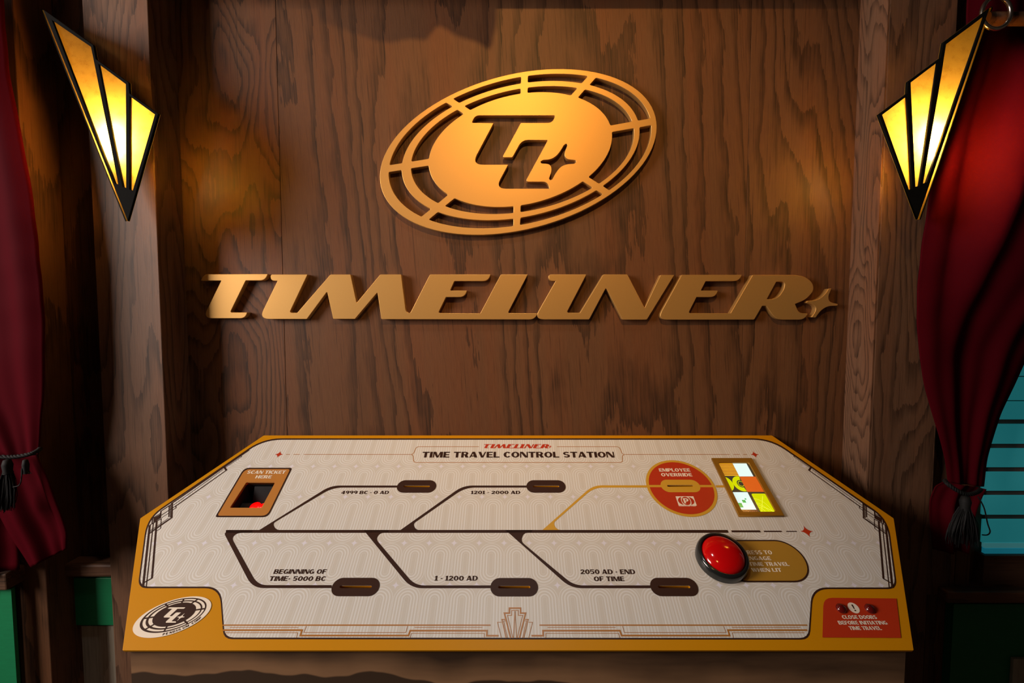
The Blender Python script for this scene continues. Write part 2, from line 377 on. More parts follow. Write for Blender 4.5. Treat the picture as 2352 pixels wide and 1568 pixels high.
def emblem_slots():
    out = []
    for eo, ei in ((1, 2), (3, 4)):
        for s in range(8):
            t = (s + 1) % 8
            # travelling clockwise in the picture = decreasing angle
            cand = {}
            for e in (eo, ei):
                def mid(sp): return sum(spoke_hit(e, sp, q) for q in (-1, 1)) / 2
                a = [spoke_hit(e, s, q) for q in (-1, 1)]; b = [spoke_hit(e, t, q) for q in (-1, 1)]
                def norm(x): return x % (2 * math.pi)
                am = min(a, key=lambda v: (norm(v - b[0]))); bm_ = min(b, key=lambda v: (norm(a[0] - v)))
                cand[e] = (am, bm_)
            loop = []
            for e, rev in ((eo, False), (ei, True)):
                a0, b0 = cand[e]; span = (a0 - b0) % (2 * math.pi); n = 16
                seq = [ell(e, a0 - span * k / n) for k in range(n + 1)]
                loop += seq[::-1] if rev else seq
            n = 17; pts = [(p[0], p[1], 9 if k in (0, n - 1, n, 2 * n - 1) else 0) for k, p in enumerate(loop)]
            out.append(pts)
    return out
MONO = [(178, 310, 25), (238, 188, 75), (1604, 188, 22), (1565, 312, 95), (1015, 312, 8), (695, 907, 50), (875, 907, 14), (1040, 608, 110), (1478, 612, 12), (1090, 1325, 70), (1480, 1325, 90), (1508, 1440, 4),
        (585, 1440, 180), (805, 1028, 8), (178, 1028, 190), (555, 315, 8)]
MSTAR = [(1755, 700, 15), (1795, 672, 12), (1818, 690, 12), (1770, 810, 40), (1765, 880, 40), (1810, 940, 40), (1955, 955, 14), (1966, 985, 12), (1935, 1012, 20), (1800, 1018, 60), (1690, 1070, 60), (1610, 1180, 60), (1556, 1280, 12),
         (1522, 1294, 10), (1503, 1266, 14), (1548, 1150, 40), (1548, 1065, 40), (1500, 1015, 40), (1372, 1006, 12), (1358, 980, 10), (1398, 952, 20), (1520, 946, 60), (1625, 890, 60), (1705, 790, 60)]
def mono_to_emb(pts):    # 7.467x enlargement at 1060,240 -> 3.36x at 840,140
    k = 3.36 / 7.467
    return [((p[0]) * k + 220 * 3.36, p[1] * k + 100 * 3.36, p[2] * k) for p in pts]
OUTER = [ell(0, 2 * math.pi * k / 96) for k in range(96)]
SLOTS = emblem_slots()
EMB = [OUTER] + [rnd(s) for s in SLOTS] + [rnd(mono_to_emb(MONO)), rnd(mono_to_emb(MSTAR))]
me = curve_mesh('emblem', [[wxz(840 + x / 3.36, 140 + y / 3.36, YF) for x, y in l] for l in EMB], TH, 0.0008)
em = link('wall_emblem', me, gold_metal, None, wallM(YW - TH / 2))
tag(em, 'tilted oval gold emblem with ring slots and cut-out monogram on the wood wall', 'emblem')

# ------------------------------------------------------------------ control console
VL = 35.0                                                     # row where the panel's plane vanishes
ALPHA = math.atan((784 - VL) / F)                             # panel slope against the optical axis
SC = 1200.0 / (1283 - VL)                                     # pixels per metre per row
def pZ(py): return F / (SC * (py - VL))
def pan(px, py):
    Z = pZ(py); return ((px - 1176) / F * Z, (Z - pZ(1493)) / math.cos(ALPHA))
SL = ALPHA - PITCH
p0 = CAM + ray(1176, 1493) * pZ(1493)
PO = Vector((0, p0.y, p0.z))
root = empty('control_console', (0, 0.95, 0))
tag(root, 'angled control console with a gold-edged printed panel against the wall', 'console')
PM = Matrix.Translation(PO - root.location) @ Matrix(((1, 0, 0, 0), (0, math.cos(SL), -math.sin(SL), 0), (0, math.sin(SL), math.cos(SL), 0), (0, 0, 0, 1)))
def lift(h): return PM @ Matrix.Translation((0, 0, h))
BT = 0.006                                                    # board thickness
def pflat(name, loops, mat, h, parent=root, rounded=True):
    """flat print from pixel outlines"""
    ls = [[pan(x, y) for x, y in (rnd(l) if rounded else l)] for l in loops]
    return link(name, curve_mesh(name, ls), mat, parent, lift(h))
def mflat(name, loops, mat, h):
    return link(name, curve_mesh(name, loops), mat, root, lift(h))
def stadium(cx, cy, W, H, n=14):
    r = H / 2; L = W / 2 - r; out = []
    for k in range(n + 1):
        a = -math.pi / 2 + math.pi * k / n; out.append((cx + L + r * math.cos(a), cy + r * math.sin(a)))
    for k in range(n + 1):
        a = math.pi / 2 + math.pi * k / n; out.append((cx - L + r * math.cos(a), cy + r * math.sin(a)))
    return out
def circle(cx, cy, r, n=48): return [(cx + r * math.cos(2 * math.pi * k / n), cy + r * math.sin(2 * math.pi * k / n)) for k in range(n)]
def inset(poly, d):
    n = len(poly); out = []
    area = sum(poly[i][0] * poly[(i + 1) % n][1] - poly[(i + 1) % n][0] * poly[i][1] for i in range(n)); sg = 1 if area > 0 else -1
    for i in range(n):
        a, p, b = poly[i - 1], poly[i], poly[(i + 1) % n]
        def nn(u, v):
            l = math.hypot(v[0] - u[0], v[1] - u[1]); return (-(v[1] - u[1]) / l * sg, (v[0] - u[0]) / l * sg)
        n1, n2 = nn(a, p), nn(p, b); q = 1 + n1[0] * n2[0] + n1[1] * n2[1]
        out.append((p[0] + d * (n1[0] + n2[0]) / q, p[1] + d * (n1[1] + n2[1]) / q) + tuple(p[2:]))
    return out
def stroke(pts, wd):
    """thick polyline in panel metres, mitred; returns a closed outline"""
    dd = [pts[0]]
    for p in pts[1:]:
        if math.hypot(p[0] - dd[-1][0], p[1] - dd[-1][1]) > 1e-7: dd.append(p)
    pts = dd; n = len(pts); L_, R_ = [], []
    for i in range(n):
        if i == 0: d = (pts[1][0] - pts[0][0], pts[1][1] - pts[0][1])
        elif i == n - 1: d = (pts[-1][0] - pts[-2][0], pts[-1][1] - pts[-2][1])
        else: d = None
        if d:
            l = math.hypot(*d); nx, ny = -d[1] / l, d[0] / l; k = 1
        else:
            a = (pts[i][0] - pts[i - 1][0], pts[i][1] - pts[i - 1][1]); b = (pts[i + 1][0] - pts[i][0], pts[i + 1][1] - pts[i][1])
            la, lb = math.hypot(*a), math.hypot(*b); n1 = (-a[1] / la, a[0] / la); n2 = (-b[1] / lb, b[0] / lb)
            q = max(1 + n1[0] * n2[0] + n1[1] * n2[1], 0.35); nx, ny = (n1[0] + n2[0]) / q, (n1[1] + n2[1]) / q
        L_.append((pts[i][0] + nx * wd / 2, pts[i][1] + ny * wd / 2)); R_.append((pts[i][0] - nx * wd / 2, pts[i][1] - ny * wd / 2))
    return L_ + R_[::-1]
def polys_obj(name, polys, mat, h, parent=root):
    """several (possibly overlapping) simple outlines in panel metres as one print"""
    vs_, fs = [], []
    for p in polys:
        b = len(vs_); vs_ += [(x, y, 0) for x, y in p]
        for t in tessellate_polygon([[Vector((x, y, 0)) for x, y in p]]): fs.append([b + i for i in t])
    me = bpy.data.meshes.new(name); me.from_pydata(vs_, [], fs); me.update()
    o = link(name, me, mat, parent, lift(h))
    bm = bmesh.new(); bm.from_mesh(me)
    for f in bm.faces:
        f.normal_update()
        if f.normal.z < 0: f.normal_flip()
    bm.to_mesh(me); bm.free()
    return o

# --- slots and scanner opening, cut through board and print alike
PW, PH = 0.0865, 0.0335
PILLS = [pan(957, 1117.3), pan(1254, 1117.3), pan(817, 1348), pan(1181, 1348.5), pan(1548, 1348)]
OVR = pan(1564, 1118.5)
OVP = pan(1562.5, 1116.5)
SLOTW, SLOTH = 0.0585, 0.0046
slot_loops = [stadium(x, y, SLOTW, SLOTH, 5) for x, y in PILLS + [OVP]]
SCAN = [(494, 1188), (616, 1188), (672, 1074.5), (561, 1074.5)]
SC_HOLE = [(528, 1166.5), (601, 1166.5), (632.5, 1108), (566, 1108)]
scan_loop = [pan(x, y) for x, y in rnd([(a, b, 3) for a, b in SC_HOLE])]
holes = slot_loops + [scan_loop]

BOARD = [(281, 1493), (2099, 1493), (2053, 1190), (1773, 999.5), (606, 999.5), (322, 1190)]
me = curve_mesh('panel_board', [[pan(x, y) for x, y in rnd([(a, b, 2) for a, b in BOARD])]] + holes, BT, 0.0005)
link('panel_board', me, gold_print, root, lift(-BT / 2))
FIELD = [(606, 1008, 42), (1770, 1008, 42), (2038, 1193, 40), (2059, 1351, 22), (1866, 1351, 34), (1858, 1467, 20), (515, 1466, 20), (506, 1349, 34), (318, 1349, 22), (339, 1190, 40)]
def fpoly(d): return [pan(x, y) for x, y in rnd(inset(FIELD, d))]
mflat('field_border', [fpoly(-1.6)] + holes, brown_print, 0.0003)

# patterned paper: nested ovals in rows with four-pointed stars between
def pattern_mat():
    m, nt, b = newmat('oval_pattern_print'); tc = nt.nodes.new('ShaderNodeTexCoord'); sp = nt.nodes.new('ShaderNodeSeparateXYZ')
    nt.links.new(tc.outputs['Object'], sp.inputs[0]); X, Y = E(nt, sp.outputs[0]), E(nt, sp.outputs[1])
    W = 0.0492; r0, r1, r2 = pan(1176, 1071)[1], pan(1176, 1141)[1], pan(1176, 1247)[1]
    hs, hl = r0 - r1, r1 - r2; P = hs + hl
    lx = ((X - (-0.0155)).mod(W) - W / 2).abs()
    v = (Y - r1).mod(P); short = v.lt(hs)
    half = short * (hs / 2 - hl / 2) + hl / 2
    ly = (v - (short * (hs / 2) + (short * -1.0 + 1.0) * (hs + hl / 2))).abs()
    dy = (ly - (half - W / 2)).mx(0.0)
    dist = (lx * lx + dy * dy).sqrt()
    p = 0.00535
    line = ((dist - 0.0016).mod(p)).lt(0.0024) * dist.gt(0.0035) * dist.lt(W / 2 - 0.0005)
    ax = lx * -1.0 + W / 2; ay = ly * -1.0 + half
    star = (ax.sqrt() + ay.sqrt()).lt(math.sqrt(0.0088))
    a = nt.nodes.new('ShaderNodeMix'); a.data_type = 'RGBA'; a.inputs[6].default_value = (0.635, 0.60, 0.53, 1); a.inputs[7].default_value = (0.74, 0.73, 0.695, 1)
    nt.links.new(line.o, a.inputs[0])
    c = nt.nodes.new('ShaderNodeMix'); c.data_type = 'RGBA'; c.inputs[7].default_value = (0.75, 0.73, 0.80, 1); nt.links.new(a.outputs[2], c.inputs[6]); nt.links.new(star.o, c.inputs[0])
    nt.links.new(c.outputs[2], b.inputs['Base Color']); b.inputs['Roughness'].default_value = 0.42
    return m
mflat('patterned_field', [fpoly(2.0)] + holes, pattern_mat(), 0.0006)
H1, H2, H3, H4 = 0.0009, 0.0012, 0.0015, 0.0018

# --- body of the console
UND = -BT
def under(px, py, ins=0.0):
    x, t = pan(px, py); return PO + Vector((x, t * math.cos(SL) - UND * math.sin(SL) * -1, t * math.sin(SL) + UND * math.cos(SL)))
bm = bmesh.new()
cx, ct = 0.0, 0.24
tops, bots = [], []
for px, py in BOARD:
    x, t = pan(px, py); x -= 0.006 * (1 if x > 0 else -1); t = t + (0.006 if py > 1400 else (-0.014 if py < 1100 else 0))
    q = PO + Vector((x, t * math.cos(SL) + BT * math.sin(SL), t * math.sin(SL) - BT * math.cos(SL)))
    tops.append(bm.verts.new(q - root.location)); bots.append(bm.verts.new(Vector((q.x, q.y, 0.0)) - root.location))
for i in range(6):
    j = (i + 1) % 6; bm.faces.new((tops[i], tops[j], bots[j], bots[i]))
bm.faces.new(bots[::-1])
bmesh.ops.recalc_face_normals(bm, faces=bm.faces[:])
def mural_mat():
    m, nt, b = newmat('painted_brown_landscape'); N = nt.nodes.new; L = nt.links.new
    tc = N('ShaderNodeTexCoord'); sp = N('ShaderNodeSeparateXYZ'); L(tc.outputs['Object'], sp.inputs[0]); X, Z = E(nt, sp.outputs[0]), E(nt, sp.outputs[2])
    def noise(sx, sz, det, loc=0):
        mp = N('ShaderNodeMapping'); mp.inputs['Scale'].default_value = (sx, 1, sz); mp.inputs['Location'].default_value = (loc, 0, 0); n = N('ShaderNodeTexNoise'); n.inputs['Scale'].default_value = 1; n.inputs['Detail'].default_value = det
        L(tc.outputs['Object'], mp.inputs[0]); L(mp.outputs[0], n.inputs['Vector']); return E(nt, n.outputs[0])
    ztop = PO.z - 0.006
    ridge = noise(7, 0.0, 2.5, 3.1) * 0.055 - X * 0.035 + (ztop - 0.085)
    d = Z - ridge
    hill = (d * 350.0).m('MULTIPLY', -1.0).m('ADD', 0.5).mx(0.0).m('MINIMUM', 1.0)
    cl = noise(4, 28, 4)
    glow = (d.abs() * -22.0 + 1.0).mx(0.0)
    t = (cl * 0.55 + glow * 0.45)
    r = N('ShaderNodeValToRGB'); r.color_ramp.elements[0].position = 0.22; r.color_ramp.elements[1].position = 0.72
    r.color_ramp.elements[0].color = (0.045, 0.023, 0.011, 1); r.color_ramp.elements[1].color = (0.30, 0.165, 0.08, 1); L(t.o, r.inputs[0])
    mx = N('ShaderNodeMix'); mx.data_type = 'RGBA'; mx.inputs[7].default_value = (0.050, 0.027, 0.013, 1); L(r.outputs[0], mx.inputs[6]); L(hill.o, mx.inputs[0]); L(mx.outputs[2], b.inputs['Base Color'])
    b.inputs['Roughness'].default_value = 0.6
    return m
link('body', bm, mural_mat(), root)

# --- lettering: a small extended display alphabet, cap height 1
T_, t_ = 0.37, 0.19
def R(x0, y0, x1, y1): return [(x0, y0), (x1, y0), (x1, y1), (x0, y1)]
def ring(cx, cy, rx, ry, ix, iy, a0, a1, n=16):
    o = [(cx + rx * math.cos(math.radians(a0 + (a1 - a0) * k / n)), cy + ry * math.sin(math.radians(a0 + (a1 - a0) * k / n))) for k in range(n + 1)]
    i = [(cx + ix * math.cos(math.radians(a0 + (a1 - a0) * k / n)), cy + iy * math.sin(math.radians(a0 + (a1 - a0) * k / n))) for k in range(n + 1)]
    return o + i[::-1]
def bowl(x, y0, y1, ext): 
    h = (y1 - y0) / 2; return [R(T_ - .02, y1 - .16, x, y1), R(T_ - .02, y0, x, y0 + .16), ring(x, y0 + h, ext, h, max(ext - T_, .05), h - .16, -90, 90, 10)]
G = {
 'A': (1.22, [[(0, 0), (.42, 1), (.62, 1), (.22, 0)], [(.40, 1), (.80, 1), (1.22, 0), (.78, 0)], R(.2, .18, .9, .35)]),
 'B': (1.10, [R(0, 0, T_, 1)] + bowl(.62, .45, 1, .40) + bowl(.64, 0, .58, .46)),
 'C': (1.08, [ring(.58, .5, .58, .5, .20, .33, 38, 322)]),
 'D': (1.18, [R(0, 0, T_, 1)] + bowl(.56, 0, 1, .62)),
 'E': (.95, [R(0, 0, T_, 1), R(0, .82, .93, 1), R(0, .41, .86, .58), R(0, 0, .95, .18)]),
 'F': (.92, [R(0, 0, T_, 1), R(0, .82, .92, 1), R(0, .40, .82, .57)]),
 'G': (1.15, [ring(.58, .5, .58, .5, .20, .33, 42, 325), R(.66, .36, 1.15, .52), R(.86, .06, 1.15, .45)]),
 'H': (1.15, [R(0, 0, T_, 1), R(.78, 0, 1.15, 1), R(.3, .40, .85, .58)]),
 'I': (.40, [R(0, 0, .40, 1)]),
 'K': (1.18, [R(0, 0, T_, 1), [(.3, .40), (.84, 1), (1.14, 1), (.52, .36)], [(.46, .60), (.74, 0), (1.2, 0), (.78, .66)]]),
 'L': (.92, [R(0, 0, T_, 1), R(0, 0, .92, .18)]),
 'M': (1.46, [R(0, 0, .19, 1), [(.0, 1), (.42, 1), (.86, 0), (.56, 0)], [(.62, 0), (.84, 0), (1.18, 1), (1.02, 1)], R(1.06, 0, 1.46, 1)]),
 'N': (1.18, [R(0, 0, .19, 1), [(0, 1), (.44, 1), (1.18, 0), (.74, 0)], R(.99, 0, 1.18, 1)]),
 'O': (1.22, [ring(.61, .5, .61, .5, .24, .33, 0, 360, 28)]),
 'P': (1.06, [R(0, 0, T_, 1)] + bowl(.60, .36, 1, .45)),
 'R': (1.14, [R(0, 0, T_, 1)] + bowl(.60, .40, 1, .45) + [[(.42, .52), (.68, 0), (1.14, 0), (.82, .56)]]),
 'S': (1.02, [ring(.51, .71, .49, .29, .16, .12, 25, 268, 14), ring(.51, .29, .51, .29, .16, .12, -155, 88, 14)]),
 'T': (1.06, [R(0, .81, 1.06, 1), R(.34, 0, .72, 1)]),
 'U': (1.12, [R(0, .38, T_, 1), R(.90, .38, 1.12, 1), ring(.56, .40, .56, .40, .26, .22, 180, 360, 12)]),
 'V': (1.18, [[(0, 1), (.42, 1), (.80, 0), (.46, 0)], [(.98, 1), (1.18, 1), (.80, 0), (.58, 0)]]),
 'W': (1.60, [[(0, 1), (.40, 1), (.66, 0), (.34, 0)], [(.72, 1), (.86, 1), (.66, 0), (.48, 0)], [(.66, 1), (1.04, 1), (1.28, 0), (.96, 0)], [(1.42, 1), (1.60, 1), (1.28, 0), (1.1, 0)]]),
 'Y': (1.16, [[(0, 1), (.42, 1), (.76, .42), (.40, .38)], [(.96, 1), (1.16, 1), (.76, .36), (.52, .40)], R(.40, 0, .77, .46)]),
 '0': (1.08, [ring(.54, .5, .54, .5, .18, .33, 0, 360, 28)]),
 '1': (.66, [R(.16, 0, .54, 1), [(0, .70), (.16, .70), (.3, 1), (.18, 1)], R(0, 0, .68, .15)]),
 '2': (1.0, [ring(.50, .68, .48, .32, .13, .15, -30, 172, 14), [(.02, .0), (.02, .16), (.62, .62), (.92, .54), (.46, .16)], R(.02, 0, 1.0, .18)]),
 '4': (1.08, [R(.50, 0, .88, 1), [(0, .22), (0, .36), (.5, 1), (.66, 1), (.22, .36)], R(0, .2, 1.06, .37)]),
 '5': (1.0, [R(.06, .82, .94, 1), R(.06, .44, .30, 1), ring(.48, .33, .50, .33, .13, .17, -155, 105, 14)]),
 '9': (1.04, [ring(.50, .67, .50, .33, .14, .17, 0, 360, 24), ring(.42, .56, .60, .56, .24, .38, -82, 10, 10)]),
 '-': (.48, [R(.04, .36, .44, .53)]), ' ': (.42, []), '!': (.4, []),
}
def text(name, s, x0px, x1px, ytop, ybase, mat, h, gapw=0.09, dist=0.0):
    """line of lettering whose ends sit at two pixel columns on the base row"""
    a = pan(x0px, ybase); b = pan(x1px, ybase); H = pan(1176, ytop)[1] - a[1]
    tot = sum(G[c][0] for c in s) + gapw * (len(s) - 1); k = (b[0] - a[0]) / tot; x = 0; out = []
    for c in s:
        for p in G[c][1]: out.append([(a[0] + (x + q[0]) * k, a[1] + q[1] * H) for q in p])
        x += G[c][0] + gapw
    return polys_obj(name, out, mat, h)
text('title_lettering', 'TIME TRAVEL CONTROL STATION', 968.5, 1412, 1037.8, 1051, brown_print, H1)
text('caption_lettering', '4999 BC - 0 AD', 783, 892.5, 1127.3, 1134.8, brown_print, H1)
text('caption_lettering', '1201 - 2000 AD', 1081.5, 1195, 1127.3, 1134.8, brown_print, H1)
text('caption_lettering', 'BEGINNING OF', 627.5, 748, 1307.5, 1318, brown_print, H1)
text('caption_lettering', 'TIME- 5000 BC', 617, 747, 1323.5, 1334.3, brown_print, H1)
text('caption_lettering', '1 - 1200 AD', 998, 1097, 1322.5, 1333.5, brown_print, H1)
text('caption_lettering', '2050 AD - END', 1333.5, 1459.5, 1307.8, 1318.5, brown_print, H1)
text('caption_lettering', 'OF TIME', 1364.5, 1434.5, 1324, 1334.8, brown_print, H1)

# --- heading: small red word and ruled bracket
def tl_loops():
    out = []
    for lps, dx in PIECES:
        for l in lps: out.append([(450 + (x + dx) / 6.1895, 615 + y / 6.1895) for x, y in rnd(l)])
    return out
wx0, wx1, wy0, wy1 = 461, 1926, 629, 734
a = pan(1111, 1029.6); b = pan(1268, 1029.6); hh = pan(1176, 1020.2)[1] - a[1]
loops = [[(a[0] + (x - wx0) / (wx1 - wx0) * (b[0] - a[0]), a[1] + (wy1 - y) / (wy1 - wy0) * hh) for x, y in l] for l in tl_loops()]
mflat('heading_lettering', loops, red_ink, H1)
def pl(pts): return [pan(x, y) for x, y in pts]
def smoothpath(pts, d):
    r = []
    for i, p in enumerate(pts):
        if i in (0, len(pts) - 1): r.append(p); continue
        a, b = pts[i - 1], pts[i + 1]; la = math.hypot(a[0] - p[0], a[1] - p[1]); lb = math.hypot(b[0] - p[0], b[1] - p[1])
        da, db = min(d, la / 2), min(d, lb / 2)
        s = (p[0] + (a[0] - p[0]) * da / la, p[1] + (a[1] - p[1]) * da / la); e = (p[0] + (b[0] - p[0]) * db / lb, p[1] + (b[1] - p[1]) * db / lb)
        for k in range(6):
            t = k / 5; r.append(((1 - t) ** 2 * s[0] + 2 * t * (1 - t) * p[0] + t * t * e[0], (1 - t) ** 2 * s[1] + 2 * t * (1 - t) * p[1] + t * t * e[1]))
    return r
MM = 0.001
rules = [stroke(pl([(657, 1043.8), (666.5, 1043.8)]), 1.3 * MM), stroke(pl([(674, 1043.8), (689, 1043.8)]), 1.3 * MM), stroke(pl([(698, 1043.8), (944, 1043.8)]), 1.3 * MM),
         stroke(pl([(1435, 1043.8), (1676, 1043.8)]), 1.3 * MM), stroke(pl([(1684, 1043.8), (1699, 1043.8)]), 1.3 * MM), stroke(pl([(1706.5, 1043.8), (1716, 1043.8)]), 1.3 * MM)]
lb = [(1100, 1026), (957, 1026), (953, 1034), (950, 1042), (944, 1043.8), (949, 1046), (950, 1062.2), (1430, 1062.2), (1429, 1046), (1435, 1043.8), (1428, 1042), (1426, 1034), (1421, 1026), (1279, 1026)]
rules.append(stroke(pl(smoothpath(lb, 6)), 1.3 * MM))
polys_obj('heading_rule', rules, copper_ink, H1)
def star4(cx, cy, rx, ry):
    out = []
    for k in range(4):
        a0 = k * math.pi / 2; a1 = a0 + math.pi / 2
        A = (math.cos(a0), math.sin(a0)); B = (math.cos(a1), math.sin(a1))
        for j in range(8):
            t = j / 8; c = 0.10
            m = (c * (A[0] + B[0]), c * (A[1] + B[1]))
            out.append((cx + rx * ((1 - t) ** 2 * A[0] + 2 * t * (1 - t) * m[0] + t * t * B[0]), cy + ry * ((1 - t) ** 2 * A[1] + 2 * t * (1 - t) * m[1] + t * t * B[1])))
    return out
for (sx, sy, r) in ((641, 1043.8, 0.0105), (1733, 1044, 0.0105), (1852.5, 1220.5, 0.0135)):
    c = pan(sx, sy); polys_obj('printed_star', [star4(c[0], c[1], r, r)], red_ink, H1)

# --- time line and branches
def px_obj(name, polylist, mat, h):
    return polys_obj(name, [[pan(x, y) for x, y in rnd(p)] for p in polylist], mat, h)
px_obj('timeline_bar', [[(518, 1217.2, 4), (1671, 1217.2, 2), (1673.5, 1223.8, 2), (520, 1223.8)]], brown_print, H1)
px_obj('timeline_dash', [[(1679, 1218.2), (1745, 1218.2, 2), (1747.5, 1222.6), (1681, 1222.6)]], brown_print, H1)
px_obj('timeline_dash', [[(1753.5, 1219), (1794, 1219), (1796.5, 1222), (1755, 1222)]], brown_print, H1)
px_obj('timeline_dash', [[(1805, 1219.5), (1829, 1219.5), (1830.5, 1221.6), (1806, 1221.6)]], brown_print, H1)
px_obj('branch_line', [[(524, 1217.2, 5), (515.5, 1226, 4), (580, 1350.6, 26), (762, 1350.6), (762, 1343.9), (592, 1343.9, 22), (533, 1237, 8), (543, 1224, 12), (580, 1223.5), (580, 1217.2)]], brown_print, H1)
px_obj('branch_line', [[(835, 1217.6), (840.6, 1224), (944, 1350.9, 26), (1128, 1350.9), (1128, 1344.5), (953, 1344.5, 22), (864, 1239, 8), (872, 1224, 10), (893, 1223.5), (893, 1217.6)]], brown_print, H1)
px_obj('branch_line', [[(1160, 1217.6), (1168.8, 1224.4), (1311, 1350.9, 26), (1494, 1350.9), (1494, 1344.5), (1318, 1344.5, 22), (1197, 1244, 8), (1202, 1224, 10), (1222, 1223.5), (1222, 1217.6)]], brown_print, H1)
px_obj('branch_line', [[(595.5, 1217.6), (760, 1115.2, 22), (914, 1115.2), (914, 1119.9), (764, 1119.9, 24), (627, 1202, 7), (633, 1217, 10), (648, 1217.6)]], brown_print, H1)
px_obj('branch_line', [[(919, 1218), (1064, 1115.2, 22), (1212, 1115.2), (1212, 1119.9), (1068, 1119.9, 24), (949, 1203, 7), (955, 1217.6, 10), (970, 1218)]], brown_print, H1)
px_obj('branch_line', [[(1246, 1217.2), (1362, 1114.7, 20), (1486, 1114.7), (1486, 1119.9), (1364, 1119.9, 22), (1271, 1201, 7), (1278, 1217, 10), (1289, 1217.2)]], gold_ink, H1)
for i, (x, y) in enumerate(PILLS):
    mflat('slot_plate', [stadium(x, y, PW, PH), slot_loops[i]], brown_print, H2)
# dark tray behind each slot
gold_in = plain('gold_slot_edge', (0.55, 0.30, 0.03), 0.35)
for i, (x, y) in enumerate(PILLS + [OVP]):
    bm = bmesh.new(); o_ = stadium(x, y, SLOTW + 0.002, SLOTH + 0.002, 5); n = len(o_)
    a_ = [bm.verts.new((p[0], p[1], -0.004)) for p in o_]; b_ = [bm.verts.new((p[0], p[1], -0.03)) for p in o_]
    for k in range(n): bm.faces.new((a_[k], a_[(k + 1) % n], b_[(k + 1) % n], b_[k]))
    bm.faces.new(b_); link('slot_tray', bm, gold_in if i < 5 else matte_black, root, lift(0))

# --- employee override disc
OR = 0.0755
mflat('override_ring', [circle(*OVR, OR, 64), slot_loops[5]], gold_ink, H2)
IR = OR - 0.0062; gy = pan(1176, 1116.8)[1]; gh = 0.0030
def half_disc(sgn):
    a0 = math.asin((gh + sgn * 0) / IR); pts = []
    dy = gy - OVR[1]
    lo = math.asin((dy + sgn * gh) / IR)
    for k in range(33):
        th = (lo + (math.pi - 2 * lo) * k / 32) if sgn > 0 else (lo - (math.pi + 2 * lo) * k / 32)
        pts.append((OVR[0] + IR * math.cos(th), OVR[1] + IR * math.sin(th)))
    return pts
mflat('override_half', [half_disc(1)], red_ink, H2 + 0.0002); mflat('override_half', [half_disc(-1)], red_ink, H2 + 0.0002)
mflat('override_slot_plate', [stadium(OVP[0], OVP[1], 0.0865, 0.0335), slot_loops[5]], gold_ink, H3)
mflat('override_link', [pl([(1643, 1114.6), (1667, 1114.6), (1670, 1119.6), (1645, 1119.6)])], gold_ink, H1)
text('override_lettering', 'EMPLOYEE', 1514.5, 1586, 1076.2, 1083.8, cream_ink, H3, 0.10)
text('override_lettering', 'OVERRIDE', 1519.5, 1590.5, 1087, 1094.6, cream_ink, H3, 0.10)
# small framed initial under the slot
c0 = pan(1575.5, 1151); mw, mh = 0.0385, 0.0235
lg = [R(c0[0] - mw / 2, c0[1] - mh / 2, c0[0] + mw / 2, c0[1] + mh / 2)]
mflat('badge_plate', lg, cream_ink, H3)
bx, by = c0
mflat('badge_petal', [[(bx - 0.0065 - 0.0105 * math.sin(math.pi * k / 16), by + 0.0098 * math.cos(math.pi * k / 16)) for k in range(17)] + [(bx - 0.0065 - 0.0040 * math.sin(math.pi * k / 16), by - 0.0098 * math.cos(math.pi * k / 16)) for k in range(1, 16)]], red_ink, H3 + 0.0002)
mflat('badge_petal', [[(bx + 0.0065 + 0.0105 * math.sin(math.pi * k / 16), by + 0.0098 * math.cos(math.pi * k / 16)) for k in range(17)] + [(bx + 0.0065 + 0.0040 * math.sin(math.pi * k / 16), by - 0.0098 * math.cos(math.pi * k / 16)) for k in range(1, 16)]], red_ink, H3 + 0.0002)
mflat('badge_disc', [[(bx + 0.0088 * math.cos(2 * math.pi * k / 32), by + 0.0105 * math.sin(2 * math.pi * k / 32)) for k in range(32)]], red_ink, H3 + 0.0002)
polys_obj('badge_initial', [[(bx - 0.0055 + q[0] * 0.0105, by - 0.0065 + q[1] * 0.013) for q in p] for p in G['P'][1]], cream_ink, H3 + 0.0004)
text('badge_lettering', 'PENDULUM CORP', 1559.5, 1599, 1161.6, 1163.6, cream_ink, H3, 0.2)

# --- ticket scanner window
def spoly(d, r): return rnd([(x, y, r) for x, y in inset(SCAN, d)])
sp = [(561, 1074.5, 13), (672, 1074.5, 6), (616, 1188, 13), (494, 1188, 6)]
def sinset(d): return [pan(x, y) for x, y in rnd(inset(sp, d))]
mflat('scanner_border', [sinset(0), scan_loop], brown_print, H1)
mflat('scanner_plate', [sinset(3.2), scan_loop], tan_ink, H2)
text('scanner_lettering', 'SCAN TICKET', 566.5, 654.5, 1081.2, 1088.6, cream_ink, H3, 0.10)
text('scanner_lettering', 'HERE', 586, 622.5, 1092.2, 1099.2, cream_ink, H3, 0.10)
bm = bmesh.new()
top_ = [bm.verts.new((p[0], p[1], -0.001)) for p in [pan(x, y) for x, y in SC_HOLE]]; D_ = 0.055
bot_ = [bm.verts.new((v.co.x, v.co.y, -D_)) for v in top_]
for k in range(4): bm.faces.new((top_[k], top_[(k + 1) % 4], bot_[(k + 1) % 4], bot_[k]))
bm.faces.new(bot_[::-1]); hs_x = [v.co.x for v in top_]; hs_y = [v.co.y for v in top_]
sbx0, sbx1, sby0, sby1 = min(hs_x), max(hs_x), min(hs_y), max(hs_y)
cav = link('scanner_cavity', bm, plain('dark_cavity', (0.014, 0.013, 0.013), 0.6, spec=0.1), root, lift(0))
bm = bmesh.new(); ym = (sby0 + sby1) / 2
pts = [(sby1 - 0.004, -0.008), (sby1 - 0.004, -0.053), (sby0 + 0.02, -0.053), (ym - 0.005, -0.036)]
